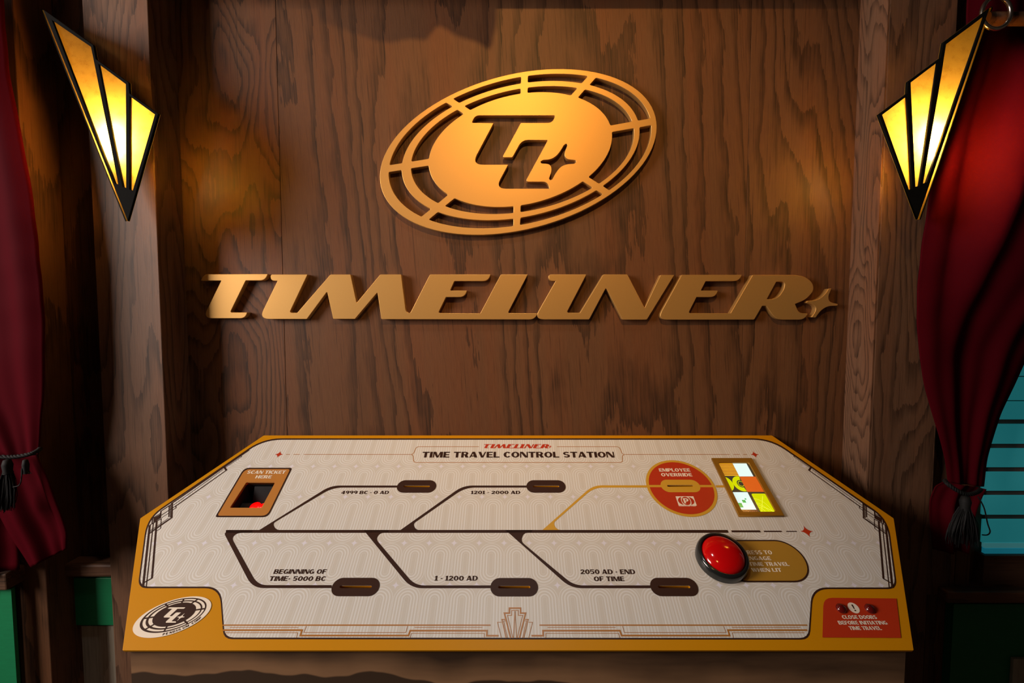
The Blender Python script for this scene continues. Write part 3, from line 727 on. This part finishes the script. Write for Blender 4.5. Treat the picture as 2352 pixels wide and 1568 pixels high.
vv = [[bm.verts.new((x, y, z)) for y, z in pts] for x in (sbx0 + 0.022, sbx1 - 0.003)]
bm.faces.new(vv[0]); bm.faces.new(vv[1][::-1])
for k in range(4): bm.faces.new((vv[0][k], vv[1][k], vv[1][(k + 1) % 4], vv[0][(k + 1) % 4]))
bmesh.ops.recalc_face_normals(bm, faces=bm.faces[:])
link('scanner_head', bm, plain('scanner_black_gloss', (0.008, 0.008, 0.009), 0.5, spec=0.15), root, lift(0))
bm = box(bmesh.new(), sbx0 + 0.004, sbx1 - 0.004, sby0 + 0.001, sby0 + 0.030, -0.034, -0.024)
link('scanner_shelf', bm, matte_black, root, lift(0))
for lx_, r_ in (((sbx0 + sbx1) / 2 + 0.004, 0.0115), (sbx1 - 0.014, 0.0085)):
    o = link('scanner_lamp', lathe([(r_, -0.001), (r_, 0.001), (r_ * 0.7, 0.0035), (0, 0.0045)], 20), led_red, root, lift(0) @ Matrix.Translation((lx_, sby0 + 0.019, -0.0225)))
    smooth(o)

# --- little display
DISP = [(1633, 1055), (1725, 1055), (1800, 1188), (1696, 1188)]
def dmap(u, v):         # unit square over the display frame -> panel metres
    a, b, c, d = [pan(*q) for q in DISP]
    return ((a[0] * (1 - u) + b[0] * u) * (1 - v) + (d[0] * (1 - u) + c[0] * u) * v, (a[1] * (1 - v) + d[1] * v))
fo = [dmap(0, 0), dmap(1, 0), dmap(1, 1), dmap(0, 1)]
wi = [dmap(*q) for q in ((0.115, 0.085), (0.865, 0.085), (0.865, 0.935), (0.115, 0.935))]
wi_r = rnd([(p[0], p[1], 0.006) for p in wi])
bronze = plain('bronze_bezel', (0.30, 0.145, 0.012), 0.35, 0.3)
me = curve_mesh('display_bezel', [fo, wi_r], 0.005, 0.0008); bz = link('display_bezel', me, bronze, root, lift(H1 + 0.0025))
def dglow(name, col, s): return plain(name, [c * 0.3 for c in col], 0.15, emit=col, estr=s)
d_white = dglow('screen_white', (0.80, 1.0, 0.97), 0.85); d_orange = dglow('screen_orange', (0.75, 0.13, 0.012), 0.75); d_yel = dglow('screen_lime', (0.72, 0.80, 0.0), 0.75)
d_amber = dglow('screen_amber', (0.95, 0.50, 0.02), 0.8); d_dark = dglow('screen_dark', (0.045, 0.035, 0.02), 0.9); d_green = dglow('screen_green', (0.0, 0.40, 0.08), 0.9); d_rust = dglow('screen_rust', (0.25, 0.04, 0.02), 0.8); d_lime2 = dglow('screen_lime_line', (0.85, 0.9, 0.06), 0.85)
def dq(name, u0, v0, u1, v1, mat, h): return mflat(name, [[dmap(u0, v0), dmap(u1, v0), dmap(u1, v1), dmap(u0, v1)]], mat, h)
us, um, ue = 0.10, 0.48, 0.88
hd = H1 + 0.0004
dq('screen', us, 0.07, ue, 0.95, d_dark, hd)
dq('screen_tile', us, 0.08, um, 0.315, d_amber, hd + 0.0002)
polys_obj('screen_stripe', [[dmap(us, v), dmap(um, v), dmap(um, v + 0.011), dmap(us, v + 0.011)] for v in [0.10 + 0.0265 * k for k in range(8)]], d_rust, hd + 0.0004)
dq('screen_tile', um, 0.08, 0.82, 0.325, d_white, hd + 0.0002)
dq('screen_tile', um, 0.328, ue, 0.595, d_orange, hd + 0.0002)
def dring(cu, cv, ro, ri, a0, a1):
    k = 0.72
    return ring(cu, cv, ro, ro * k, ri, ri * k, a0, a1, 20)
def dpolys(name, polys, mat, h): return polys_obj(name, [[dmap(*q) for q in p] for p in polys], mat, h)
dpolys('screen_ring', [dring(0.06, 0.455, 0.185, 0.075, -75, 75)], d_yel, hd + 0.0002)
dpolys('screen_ring', [dring(0.43, 0.455, 0.185, 0.09, 75, 285), dring(0.43, 0.455, 0.068, 0.055, 40, 320)], d_yel, hd + 0.0002)
dq('screen_tile', us, 0.60, um, 0.885, d_white, hd + 0.0002)
for q in ((0.10, 0.78, 0.215, 0.85), (0.255, 0.73, 0.33, 0.775), (0.335, 0.705, 0.37, 0.725)): dq('screen_square', *q, d_green, hd + 0.0004)
mflat('screen_tile', [rnd([(*dmap(u, v), 0.004) for u, v in ((0.545, 0.625), (ue, 0.625), (ue, 0.945), (0.545, 0.945))])], d_yel, hd + 0.0002)
dpolys('screen_arc', [ring(0.545, 0.945, r, r * .85, r - 0.008, (r - 0.008) * .85, -90, 0, 14) for r in (0.12, 0.20, 0.28)] + [[(0.545, 0.945 - 0.0), (0.78, 0.66), (0.79, 0.665), (0.555, 0.945)], [(0.545, 0.79), (0.87, 0.92), (0.87, 0.93), (0.545, 0.80)]], d_lime2, hd + 0.0004)
dpolys('screen_stripe', [[(us + 0.025 + 0.027 * k, 0.892), (us + 0.038 + 0.027 * k, 0.892), (us + 0.038 + 0.027 * k, 0.945), (us + 0.025 + 0.027 * k, 0.945)] for k in range(14)], d_rust, hd + 0.0002)

# --- big red push button and its caption plate
bc = pan(1656, 1284)
PLX1 = pan(1841, 1290)[0]
pt, pb = pan(1176, 1240)[1], pan(1176, 1337.6)[1]
pcx = (bc[0] + PLX1) / 2; cyp = (pt + pb) / 2
mflat('caption_plate_border', [stadium(pcx, cyp, PLX1 - bc[0] + 0.02, pt - pb, 20)], brown_print, H1)
mflat('caption_plate', [stadium(pcx, cyp, PLX1 - bc[0] + 0.02 - 0.006, pt - pb - 0.006, 20)], plain('bronze_ink', (0.40, 0.21, 0.022), 0.4), H2)
text('plate_lettering', 'PRESS TO', 1708, 1774.5, 1264.5, 1273.6, cream_ink, H3, 0.10)
text('plate_lettering', 'ENGAGE', 1714.5, 1771.5, 1278.2, 1287, cream_ink, H3, 0.10)
text('plate_lettering', 'TIME TRAVEL', 1721.5, 1813.5, 1291.4, 1300.2, cream_ink, H3, 0.10)
text('plate_lettering', 'WHEN LIT', 1727.5, 1796, 1305, 1313.8, cream_ink, H3, 0.10)
bt = smooth(link('push_button', lathe([(0.0478, 0.0), (0.0478, 0.010), (0.0458, 0.0155), (0.0425, 0.0185), (0.0400, 0.0180), (0.0392, 0.014), (0.0392, 0.0)], 64), black_plastic, root, lift(H2) @ Matrix.Translation((bc[0], bc[1], 0))), 60)
bt['label'] = 'large round red push button in a black rim'
dome = [(0.0388 * math.cos(a), 0.0135 + 0.0155 * math.sin(a)) for a in [math.pi / 2 * k / 12 for k in range(13)]]
smooth(link('button_dome', lathe([(0.0388, 0.006)] + dome[:-1] + [(0, 0.029)], 64), red_plastic, bt), 60)

# --- door warning plate
WP = [(1891, 1372.7, 20), (2058.5, 1374.5, 1), (2069, 1465, 1), (1888.6, 1464, 1)]
px_obj('warning_plate', [WP], red_ink, H1)
for x, y in ((1931, 1398), (1997, 1398.5)):
    c = pan(x, y)
    smooth(link('indicator_lamp', lathe([(0.0083, 0.0), (0.0083, 0.002), (0.0062, 0.0045), (0.0035, 0.0058), (0, 0.0062)], 24), led_dim, root, lift(H1) @ Matrix.Translation((c[0], c[1], 0))), 60)
c = pan(1960, 1396.3); mflat('warning_disc', [circle(c[0], c[1], 0.0092, 32)], cream_ink, H2)
polys_obj('warning_mark', [[(c[0] - 0.0014, c[1] + 0.0055), (c[0] + 0.0014, c[1] + 0.0055), (c[0] + 0.0008, c[1] - 0.0020), (c[0] - 0.0008, c[1] - 0.0020)], circle(c[0], c[1] - 0.0045, 0.0013, 12)], brown_print, H3)
text('warning_lettering', 'CLOSE DOORS', 1936, 2015, 1413.2, 1421.8, cream_ink, H2, 0.08)
text('warning_lettering', 'BEFORE INITIATING', 1927, 2039, 1426, 1434.6, cream_ink, H2, 0.08)
text('warning_lettering', 'TIME TRAVEL', 1952, 2025.5, 1438.4, 1447, cream_ink, H2, 0.08)

# --- oval corner sticker
sc0 = pan(397.3, 1415.7); lc = pan(399.3, 1412.3)
def ellp(cx, cy, a, b, r, n=64): return [(cx + a * math.cos(t), cy + b * (r * math.cos(t) + math.sqrt(1 - r * r) * math.sin(t))) for t in [2 * math.pi * k / n for k in range(n)]]
mflat('oval_sticker', [ellp(sc0[0], sc0[1], 0.0585, 0.0342, 0.33)], cream_ink, H1)
KX, KY = 0.0502 / 1069.5, 0.029 / 641
def stk(l): return [(lc[0] + (x - 1177.5) * KX, lc[1] - (y - 701) * KY) for x, y in l]
mflat('sticker_emblem', [stk(l) for l in EMB], brown_print, H2)
# lettering along the lower edge of the oval
s_ = 'PENDULUM CORP'; out = []; n = len(s_)
for i, ch in enumerate(s_):
    t = math.radians(-88 + 62 * i / (n - 1)); a, b, r = 0.0538, 0.0318, 0.32
    def ep(t): return Vector((lc[0] + a * math.cos(t), lc[1] - 0.0007 + b * (r * math.cos(t) + math.sqrt(1 - r * r) * math.sin(t))))
    p = ep(t); tg = (ep(t + 0.01) - ep(t - 0.01)).normalized(); nr = Vector((-tg.y, tg.x)); k = 0.0035
    for pl_ in G[ch][1]: out.append([tuple(p + tg * (q[0] - 0.55) * k * 0.9 + nr * (q[1] - 0.6) * k) for q in pl_])
polys_obj('sticker_lettering', out, brown_print, H2)

# --- line ornaments
def orn(lst, s, ox, oy, mirror=None):
    out = []
    for pts, wd in lst:
        q = [(ox + x / s, oy + y / s) for x, y in pts]; wd = wd * (1.9 if s < 9 and s > 1 else 1.15)
        if mirror: q = [(mirror - x, y + 2 * (y - 1000) / 490) for x, y in q]
        out.append(stroke([pan(x, y) for x, y in q], wd * MM))
    return out
CR = [([(165, 520), (60, 1488)], 1.9), ([(222, 480), (110, 1490)], 0.9), ([(275, 450), (200, 1352)], 1.7), ([(203, 1348), (72, 1420)], 1.2), ([(200, 495), (210, 412), (335, 332)], 1.0), ([(162, 520), (345, 418)], 1.0),
      ([(160, 612), (460, 410)], 0.6), ([(160, 630), (485, 412)], 0.6), ([(160, 650), (510, 405)], 1.3), ([(270, 612), (335, 570), (345, 415)], 0.7), ([(470, 212), (463, 392)], 1.0), ([(492, 198), (486, 402)], 0.8), ([(517, 178), (510, 408)], 1.5),
      ([(332, 410), (340, 300), (520, 182)], 1.2), ([(345, 365), (575, 215)], 0.9), ([(350, 405), (480, 318)], 0.6), ([(520, 285), (575, 250), (577, 212)], 0.8)]
DG = [([(460, 662), (1130, 200)], 1.5), ([(480, 672), (908, 366)], 0.7), ([(495, 684), (934, 374)], 1.3), ([(914, 345), (936, 376)], 2.0), ([(928, 350), (1066, 256)], 0.7), ([(1056, 248), (1066, 258)], 0.8)]
SQ = [(225, 410), (337, 345), (331, 412), (220, 480)]
for mir in (None, 2378):
    ps = orn(CR, 6.819, 320, 1130, mir) + orn(DG, 3.733, 270, 980, mir)
    sq = [(320 + x / 6.819, 1130 + y / 6.819) for x, y in SQ]
    if mir: sq = [(mir - x, y + 2 * (y - 1000) / 490) for x, y in sq]
    polys_obj('corner_ornament', ps + [[pan(*q) for q in sq]], brown_print, H1)
FAN = [([(990, 912), (838, 300), (960, 300), (960, 178), (1098, 178)], 2.1), ([(1045, 912), (912, 355), (1017, 355), (1017, 232), (1098, 232)], 0.9), ([(1060, 912), (1098, 250)], 1.0), ([(882, 912), (775, 455), (850, 455)], 1.3), ([(912, 905), (818, 490), (862, 490)], 0.8), ([(765, 912), (668, 525), (766, 525)], 0.8)]
FAN2 = [([(2196 - x, y) for x, y in p], wd) for p, wd in FAN]
polys_obj('fan_ornament', orn(FAN + FAN2, 10.69, 1080, 1380), copper_ink, H1)
half = [([(512, 1435.7), (1126.5, 1435.7)], 1.7), ([(528, 1440.8), (685, 1440.8)], 0.7), ([(952, 1440.8), (1108, 1440.8)], 0.7),
        ([(512, 1447.2), (694, 1447.2), (690, 1459.6), (938, 1459.6), (942, 1448.4), (1118.5, 1448.4), (1118, 1460), (1145, 1460)], 2.3),
        ([(518, 1453), (684, 1453), (681, 1465)], 0.7), ([(704, 1438), (698, 1452.5), (932, 1452.5), (936, 1438)], 0.7), ([(942, 1465), (945, 1454.5), (1112, 1454.5), (1112, 1465)], 0.7)]
polys_obj('border_ornament', orn(half, 1, 0, 0), copper_ink, H1)
polys_obj('border_ornament', orn([([(2365.5 - x, y) for x, y in p], wd) for p, wd in half], 1, 0, 0), copper_ink, H1)

# ------------------------------------------------------------------ sconces
def sconce(ox, s, frame, panes, tip, bulb_px, out_px, label):
    r = empty('wall_sconce', at(bulb_px[0], bulb_px[1], YP)); loc = Vector(r.location); inv = Matrix.Translation(-loc)
    tag(r, label, 'wall lamp')
    yf, yb = 0.972, 1.028
    def pp(l, y, sh=0): return [wxz(ox + x / s + sh, yy / s, y) for x, yy in l]
    def add(name, me, mat, M=None, par=r):
        o = link(name, me, mat); o.parent = par
        o.matrix_local = inv @ (M if M is not None else Matrix.Identity(4)); return o
    add('frame', curve_mesh('frame', [pp(frame, yf)] + [pp(p, yf) for p in panes], 0.006, 0.0008), black_metal, wallM(yf + 0.003))
    for p in panes:
        cx_ = sum(q[0] for q in p) / len(p); cy_ = sum(q[1] for q in p) / len(p)
        add('shade_panel', curve_mesh('shade_panel', [pp([(cx_ + (x - cx_) * 1.03, cy_ + (y - cy_) * 1.01) for x, y in p], yf)], 0.0), shade_front, wallM(yf + 0.005))
    # sides run back and outward
    fr, bk = pp(frame, yf), pp(frame, yb, out_px); n = len(fr); bm = bmesh.new()
    a = [bm.verts.new((x, yf + 0.006, z)) for x, z in fr]; b = [bm.verts.new((x, yb, z)) for x, z in bk]
    bm2 = bmesh.new()
    for i in range(n):
        j = (i + 1) % n
        if i < n - 1: bm.faces.new((a[i], a[j], b[j], b[i]))
    bmesh.ops.recalc_face_normals(bm, faces=bm.faces[:])
    add('side_glass', bm, shade_side)
    i, j = n - 1, 0; bm2.faces.new([bm2.verts.new(q) for q in ((fr[i][0], yf + 0.006, fr[i][1]), (fr[j][0], yf + 0.006, fr[j][1]), (bk[j][0], yb, bk[j][1]), (bk[i][0], yb, bk[i][1]))])
    add('side_glass', bm2, shade_clear)
    bm = bmesh.new()
    for i in range(n):
        j = (i + 1) % n
        tube(bm, [(bk[i][0], yb, bk[i][1]), (bk[j][0], yb, bk[j][1])], 0.0020, 6)
    add('back_rim', bm, black_metal)
    bp_ = at(bulb_px[0], bulb_px[1], yb)  # unseen plate added behind the bulb to keep its light off the walls
    add('light_block_plate', curve_mesh('light_block_plate', [[(bp_.x + (x - bp_.x) * 0.94, bp_.z + (z - bp_.z) * 0.94) for x, z in pp(frame, yb, out_px)]], 0.001), gold_in, wallM(yb))
    c = at(bulb_px[0], bulb_px[1], 0.998)
    bm = bmesh.new(); bmesh.ops.create_icosphere(bm, subdivisions=2, radius=0.013); bmesh.ops.scale(bm, verts=bm.verts, vec=(1, 1, 2.3)); bmesh.ops.translate(bm, verts=bm.verts, vec=c)
    smooth(add('bulb', bm, bulb_mat))
    q = at(tip[0], tip[1], YP)
    bm = bmesh.new(); box(bm, q.x - 0.010, q.x + 0.010, yb - 0.003, YP, q.z - 0.03, q.z + 0.03)
    bmesh.ops.bevel(bm, geom=bm.edges[:], offset=0.002, segments=1, affect='EDGES')
    add('mount', bm, black_metal)
    bm = lathe([(0.009, -0.07), (0.011, -0.068), (0.011, -0.030), (0.006, -0.027)], 16); bmesh.ops.translate(bm, verts=bm.verts, vec=(c.x, 0.998, c.z)); 
    add('lamp_socket', bm, black_metal)
    return r
FL = [(278, 62), (600, 288), (616, 378), (828, 530), (832, 598), (1018, 730), (820, 1420)]
PL1 = [[(332, 128), (583, 300), (604, 400), (760, 1186), (738, 1178)], [(632, 410), (808, 540), (810, 1208), (790, 1200)], [(833, 618), (995, 735), (852, 1226), (833, 1216)]]
FR_ = [(1047, 48), (748, 270), (730, 368), (518, 524), (514, 598), (330, 735), (583, 1410)]
PR1 = [[(1016, 98), (766, 284), (738, 470), (618, 1180), (641, 1172)], [(713, 398), (538, 530), (569, 1200), (595, 1193)], [(515, 617), (355, 738), (528, 1222), (547, 1212)]]
sconce(0, 2.8, FL, PL1, (264, 300), (277, 335), -3, 'stepped fan wall sconce with lit amber panels, leaning away over the dark outer wall')
sconce(1900, 2.801, FR_, PR1, (2130, 300), (2126, 335), 4, 'stepped fan wall sconce with lit amber panels, leaning over the red curtain')

# ------------------------------------------------------------------ curtains
def sstep(t):
    t = min(max(t, 0.0), 1.0); return t * t * (3 - 2 * t)
def cloth(name, rows, y0, folds, amp, mat, parent, nu=70, sub=10, ph=0.0, bulge=None):
    """sheet lofted through rows (xl, yl, xr, yr[, depth shift, fold scale]) given in pixels at distance y0"""
    me_v, me_f = [], []; full = []
    for a, b in zip(rows, rows[1:]):
        for k in range(sub):
            t = k / sub; full.append([a[i] * (1 - t) + b[i] * t for i in range(6)])
    full.append(list(rows[-1]))
    # smooth the edges
    for _ in range(6):
        full = [full[0]] + [[(full[i - 1][j] + 2 * full[i][j] + full[i + 1][j]) / 4 for j in range(6)] for i in range(1, len(full) - 1)] + [full[-1]]
    for r_, rw in enumerate(full):
        for c_ in range(nu + 1):
            u = c_ / nu; px = rw[0] * (1 - u) + rw[2] * u; py = rw[1] * (1 - u) + rw[3] * u
            w1 = math.sin(2 * math.pi * folds * u + ph + 0.5 * math.sin(3 * u + r_ * 0.02)) + 0.35 * math.sin(2 * math.pi * folds * 2.3 * u + 1.7 + 0.015 * r_)
            wr = 0.0010 * math.sin(py * 0.021 + 2 * math.sin(u * 4 + ph)) + 0.0006 * math.sin(py * 0.05 + u * 7 + 2 * math.sin(py * 0.01))
            y = y0 + rw[4] + amp * rw[5] * w1 + wr
            if bulge: y += bulge(u, py)
            q = at(px, py, y0); me_v.append((q.x, y, q.z))
    nr = len(full)
    for i in range(nr - 1):
        for j in range(nu):
            a = i * (nu + 1) + j; me_f.append((a, a + 1, a + nu + 2, a + nu + 1))
    me = bpy.data.meshes.new(name); me.from_pydata(me_v, [], me_f); me.update()
    o = link(name, me, mat, None)
    if parent is not None:
        o.parent = parent; o.matrix_parent_inverse = Matrix.Translation(-parent.location)
    md = o.modifiers.new('thickness', 'SOLIDIFY'); md.thickness = 0.0018; md.offset = 0
    for p in me.polygons: p.use_smooth = True
    return o
cl = empty('curtain', at(20, 700, 1.0)); tag(cl, 'dark red tied curtain beside the green painted board', 'curtain')
cloth('drape', [(-560, -80, 2, -80, 0, 1), (-560, 160, 16, 160, 0, 1), (-540, 310, 50, 310, 0, 1), (-520, 464, 75, 464, 0, 1), (-480, 570, 90, 570, 0, 1), (-440, 700, 101, 700, 0, 1), (-380, 810, 104, 810, 0, .9), (-300, 913, 103, 913, 0, .8),
                (-190, 965, 97, 962, 0, .7), (-110, 1020, 92, 1016, 0, .6), (-70, 1050, 88, 1044, 0, .5)], 0.985, 3, 0.007, velvet, cl)
cloth('drape_tail', [(-70, 1050, 88, 1044, 0, .5), (-80, 1070, 98, 1062, 0, .7), (-60, 1108, 122, 1104, 0, 1), (-20, 1180, 146, 1170, 0, 1), (22, 1250, 164, 1220, 0, 1), (62, 1308, 160, 1256, 0, 1)], 0.985, 1.6, 0.008, velvet, cl, 40, 10, 1.0)
cloth('drape_tail', [(-160, 1052, 20, 1052, 0, .5), (-180, 1110, 28, 1110, 0, 1), (-200, 1200, 32, 1200, 0, 1), (-200, 1330, 36, 1312, 0, 1)], 0.995, 2, 0.010, velvet, cl, 30, 8, 2.0)
cr = empty('curtain', at(2240, 700, 1.0)); tag(cr, 'dark red tied curtain beside the teal window blind', 'curtain')
cloth('drape', [(2232, -80, 2560, -80, 0, 1), (2228, 60, 2560, 60, 0, 1), (2205, 180, 2550, 180, 0, 1), (2165, 300, 2540, 300, 0, 1), (2140, 440, 2520, 440, 0, 1), (2122, 560, 2480, 560, 0, 1), (2109, 680, 2440, 680, 0, 1), (2108, 740, 2405, 740, 0, 1),
                (2113, 810, 2370, 810, 0, .95), (2126, 885, 2340, 880, 0, .85), (2146, 962, 2305, 950, 0, .7), (2160, 1012, 2287, 1005, 0, .6), (2172, 1060, 2272, 1055, 0, .5), (2178, 1108, 2262, 1118, 0, .45)], 1.046, 2.0, 0.007, velvet, cr, 90, 10, 2.2, lambda u, py: -0.085 * sstep((u - 0.14) / 0.20) * (1 - sstep((py - 420) / 420)) * sstep((py - 50) / 180))
cloth('drape_tail', [(2172, 1106, 2262, 1122, 0, .5), (2152, 1118, 2250, 1140, 0, .8), (2142, 1150, 2238, 1170, 0, 1), (2144, 1200, 2228, 1210, 0, 1), (2150, 1265, 2222, 1270, 0, 1)], 1.030, 1.5, 0.008, velvet, cr, 36, 10, 0.5)

# rope ties and tassels
def rope(path, r, twist, name, parent):
    bm = bmesh.new()
    for k in range(3):
        pts = []
        n = len(path)
        for i, p in enumerate(path):
            a = Vector(path[max(i - 1, 0)]); b = Vector(path[min(i + 1, n - 1)]); t = (b - a).normalized(); u = t.cross(Vector((0, 0, 1))); u.normalize(); v = t.cross(u)
            th = twist * i + k * 2 * math.pi / 3; pts.append(Vector(p) + (u * math.cos(th) + v * math.sin(th)) * r * 0.55)
        tube(bm, pts, r * 0.55, 6)
    o = link(name, bm, rope_mat); o.parent = parent; o.matrix_parent_inverse = Matrix.Translation(-parent.location); return smooth(o, 60)
def tassel(top, length, r0, r1, parent, lean=(0, 0)):
    bm = lathe([(0, 0), (r0 * 0.7, -0.002), (r0, -0.012), (r0 * 0.85, -0.024), (r0 * 0.95, -0.03)], 16); bmesh.ops.translate(bm, verts=bm.verts, vec=top)
    h = link('tassel_head', bm, rope_mat); h.parent = parent; h.matrix_parent_inverse = Matrix.Translation(-parent.location); smooth(h, 60)
    bm = bmesh.new()
    for k in range(150):
        a = random.random() * 2 * math.pi; q = math.sqrt(random.random()); L_ = length * random.uniform(0.86, 1.05)
        x0, y0_ = r0 * 0.85 * q * math.cos(a), r0 * 0.85 * q * math.sin(a); x1, y1 = r1 * q * math.cos(a) + random.gauss(0, .002), 0.45 * r1 * q * math.sin(a)
        pts = []
        for j in range(5):
            t = j / 4; e = math.sin(t * math.pi / 2) ** 0.8
            pts.append((top[0] + x0 + (x1 - x0) * e + lean[0] * t + random.gauss(0, 0.0008), top[1] + y0_ + (y1 - y0_) * e + lean[1] * t, top[2] - 0.026 - (L_ - 0.026) * t))
        tube(bm, pts, 0.0007, 3)
    o = link('tassel_fringe', bm, rope_mat); o['kind'] = 'stuff'; o.parent = parent; o.matrix_parent_inverse = Matrix.Translation(-parent.location)
tl = empty('curtain_tie', at(40, 1040, 0.96)); tag(tl, 'charcoal twisted rope tie with tassel on the curtain beside the green board', 'curtain tie')
P = [at(x, y, d) for x, y, d in ((-100, 1030, 0.965), (-40, 1044, 0.957), (10, 1049, 0.955), (40, 1048, 0.955), (70, 1042, 0.957), (86, 1035, 0.965), (92, 1030, 0.972))]
def dense(P, k=14):
    out = []
    for i in range(len(P) - 1):
        a, b, c, d = P[max(i - 1, 0)], P[i], P[i + 1], P[min(i + 2, len(P) - 1)]
        for j in range(k):
            t = j / k; out.append(0.5 * ((2 * b) + (c - a) * t + (2 * a - 5 * b + 4 * c - d) * t * t + (3 * b - a - 3 * c + d) * t ** 3))
    out.append(P[-1]); return out
rope(dense(P), 0.0042, 0.55, 'rope', tl)
tassel(at(16, 1054, 0.948), 0.105, 0.009, 0.021, tl, (-0.012, 0))
tassel(at(58, 1054, 0.950), 0.03, 0.006, 0.006, tl)
bm = bmesh.new(); tube(bm, dense([at(50, 1075, .945), at(49, 1100, .943), at(44, 1114, .943), at(30, 1118, .943)], 6), 0.0012, 5); o = link('loose_cord', bm, rope_mat); o.parent = tl; o.matrix_parent_inverse = Matrix.Translation(-tl.location)
tr_ = empty('curtain_tie', at(2215, 1130, 0.97)); tag(tr_, 'charcoal twisted rope tie with full tassel on the curtain beside the teal blind', 'curtain tie')
P = [at(x, y, d) for x, y, d in ((2170, 1103, 0.995), (2178, 1112, 0.978), (2195, 1124, 0.972), (2215, 1133, 0.971), (2232, 1134, 0.973), (2246, 1129, 0.982), (2252, 1124, 1.0))]
rope(dense(P), 0.0042, 0.55, 'rope', tr_)
tassel(at(2218, 1138, 0.962), 0.103, 0.010, 0.034, tr_)
bm = bmesh.new(); tube(bm, dense([at(2246, 1140, .97), at(2260, 1165, .965), at(2268, 1200, .965), at(2274, 1220, .965), at(2268, 1228, .965), at(2256, 1228, .965)], 8), 0.0013, 5); o = link('loose_cord', bm, rope_mat); o.parent = tr_; o.matrix_parent_inverse = Matrix.Translation(-tr_.location)

# curtain rod and grommet at the top of the right curtain
rod_c = at(2287, 32, 0.988)
bm = bmesh.new(); tube(bm, [(at(2268, 32, 1.0).x, 1.004, rod_c.z), (1.9, 1.004, rod_c.z)], 0.013, 20)
rod = smooth(link('curtain_rod', bm, oak_dark), 50); tag(rod, 'dark wooden curtain rod through the silver ring', 'curtain rod')
bm = bmesh.new(); rp = []
for k in range(40):
    a = 2 * math.pi * k / 40; rp.append((rod_c.x + 0.004 * math.sin(a), 0.975 + 0.010 * math.cos(a), rod_c.z + 0.0))
pts = [(rod_c.x - 0.002 + 0.029 * math.cos(2 * math.pi * k / 48), 0.985, rod_c.z + 0.031 * math.sin(2 * math.pi * k / 48)) for k in range(48)]
tube(bm, pts, 0.0042, 10, True)
rg = smooth(link('curtain_ring', bm, silver), 60); tag(rg, 'silver metal ring at the top of the red curtain', 'curtain ring')
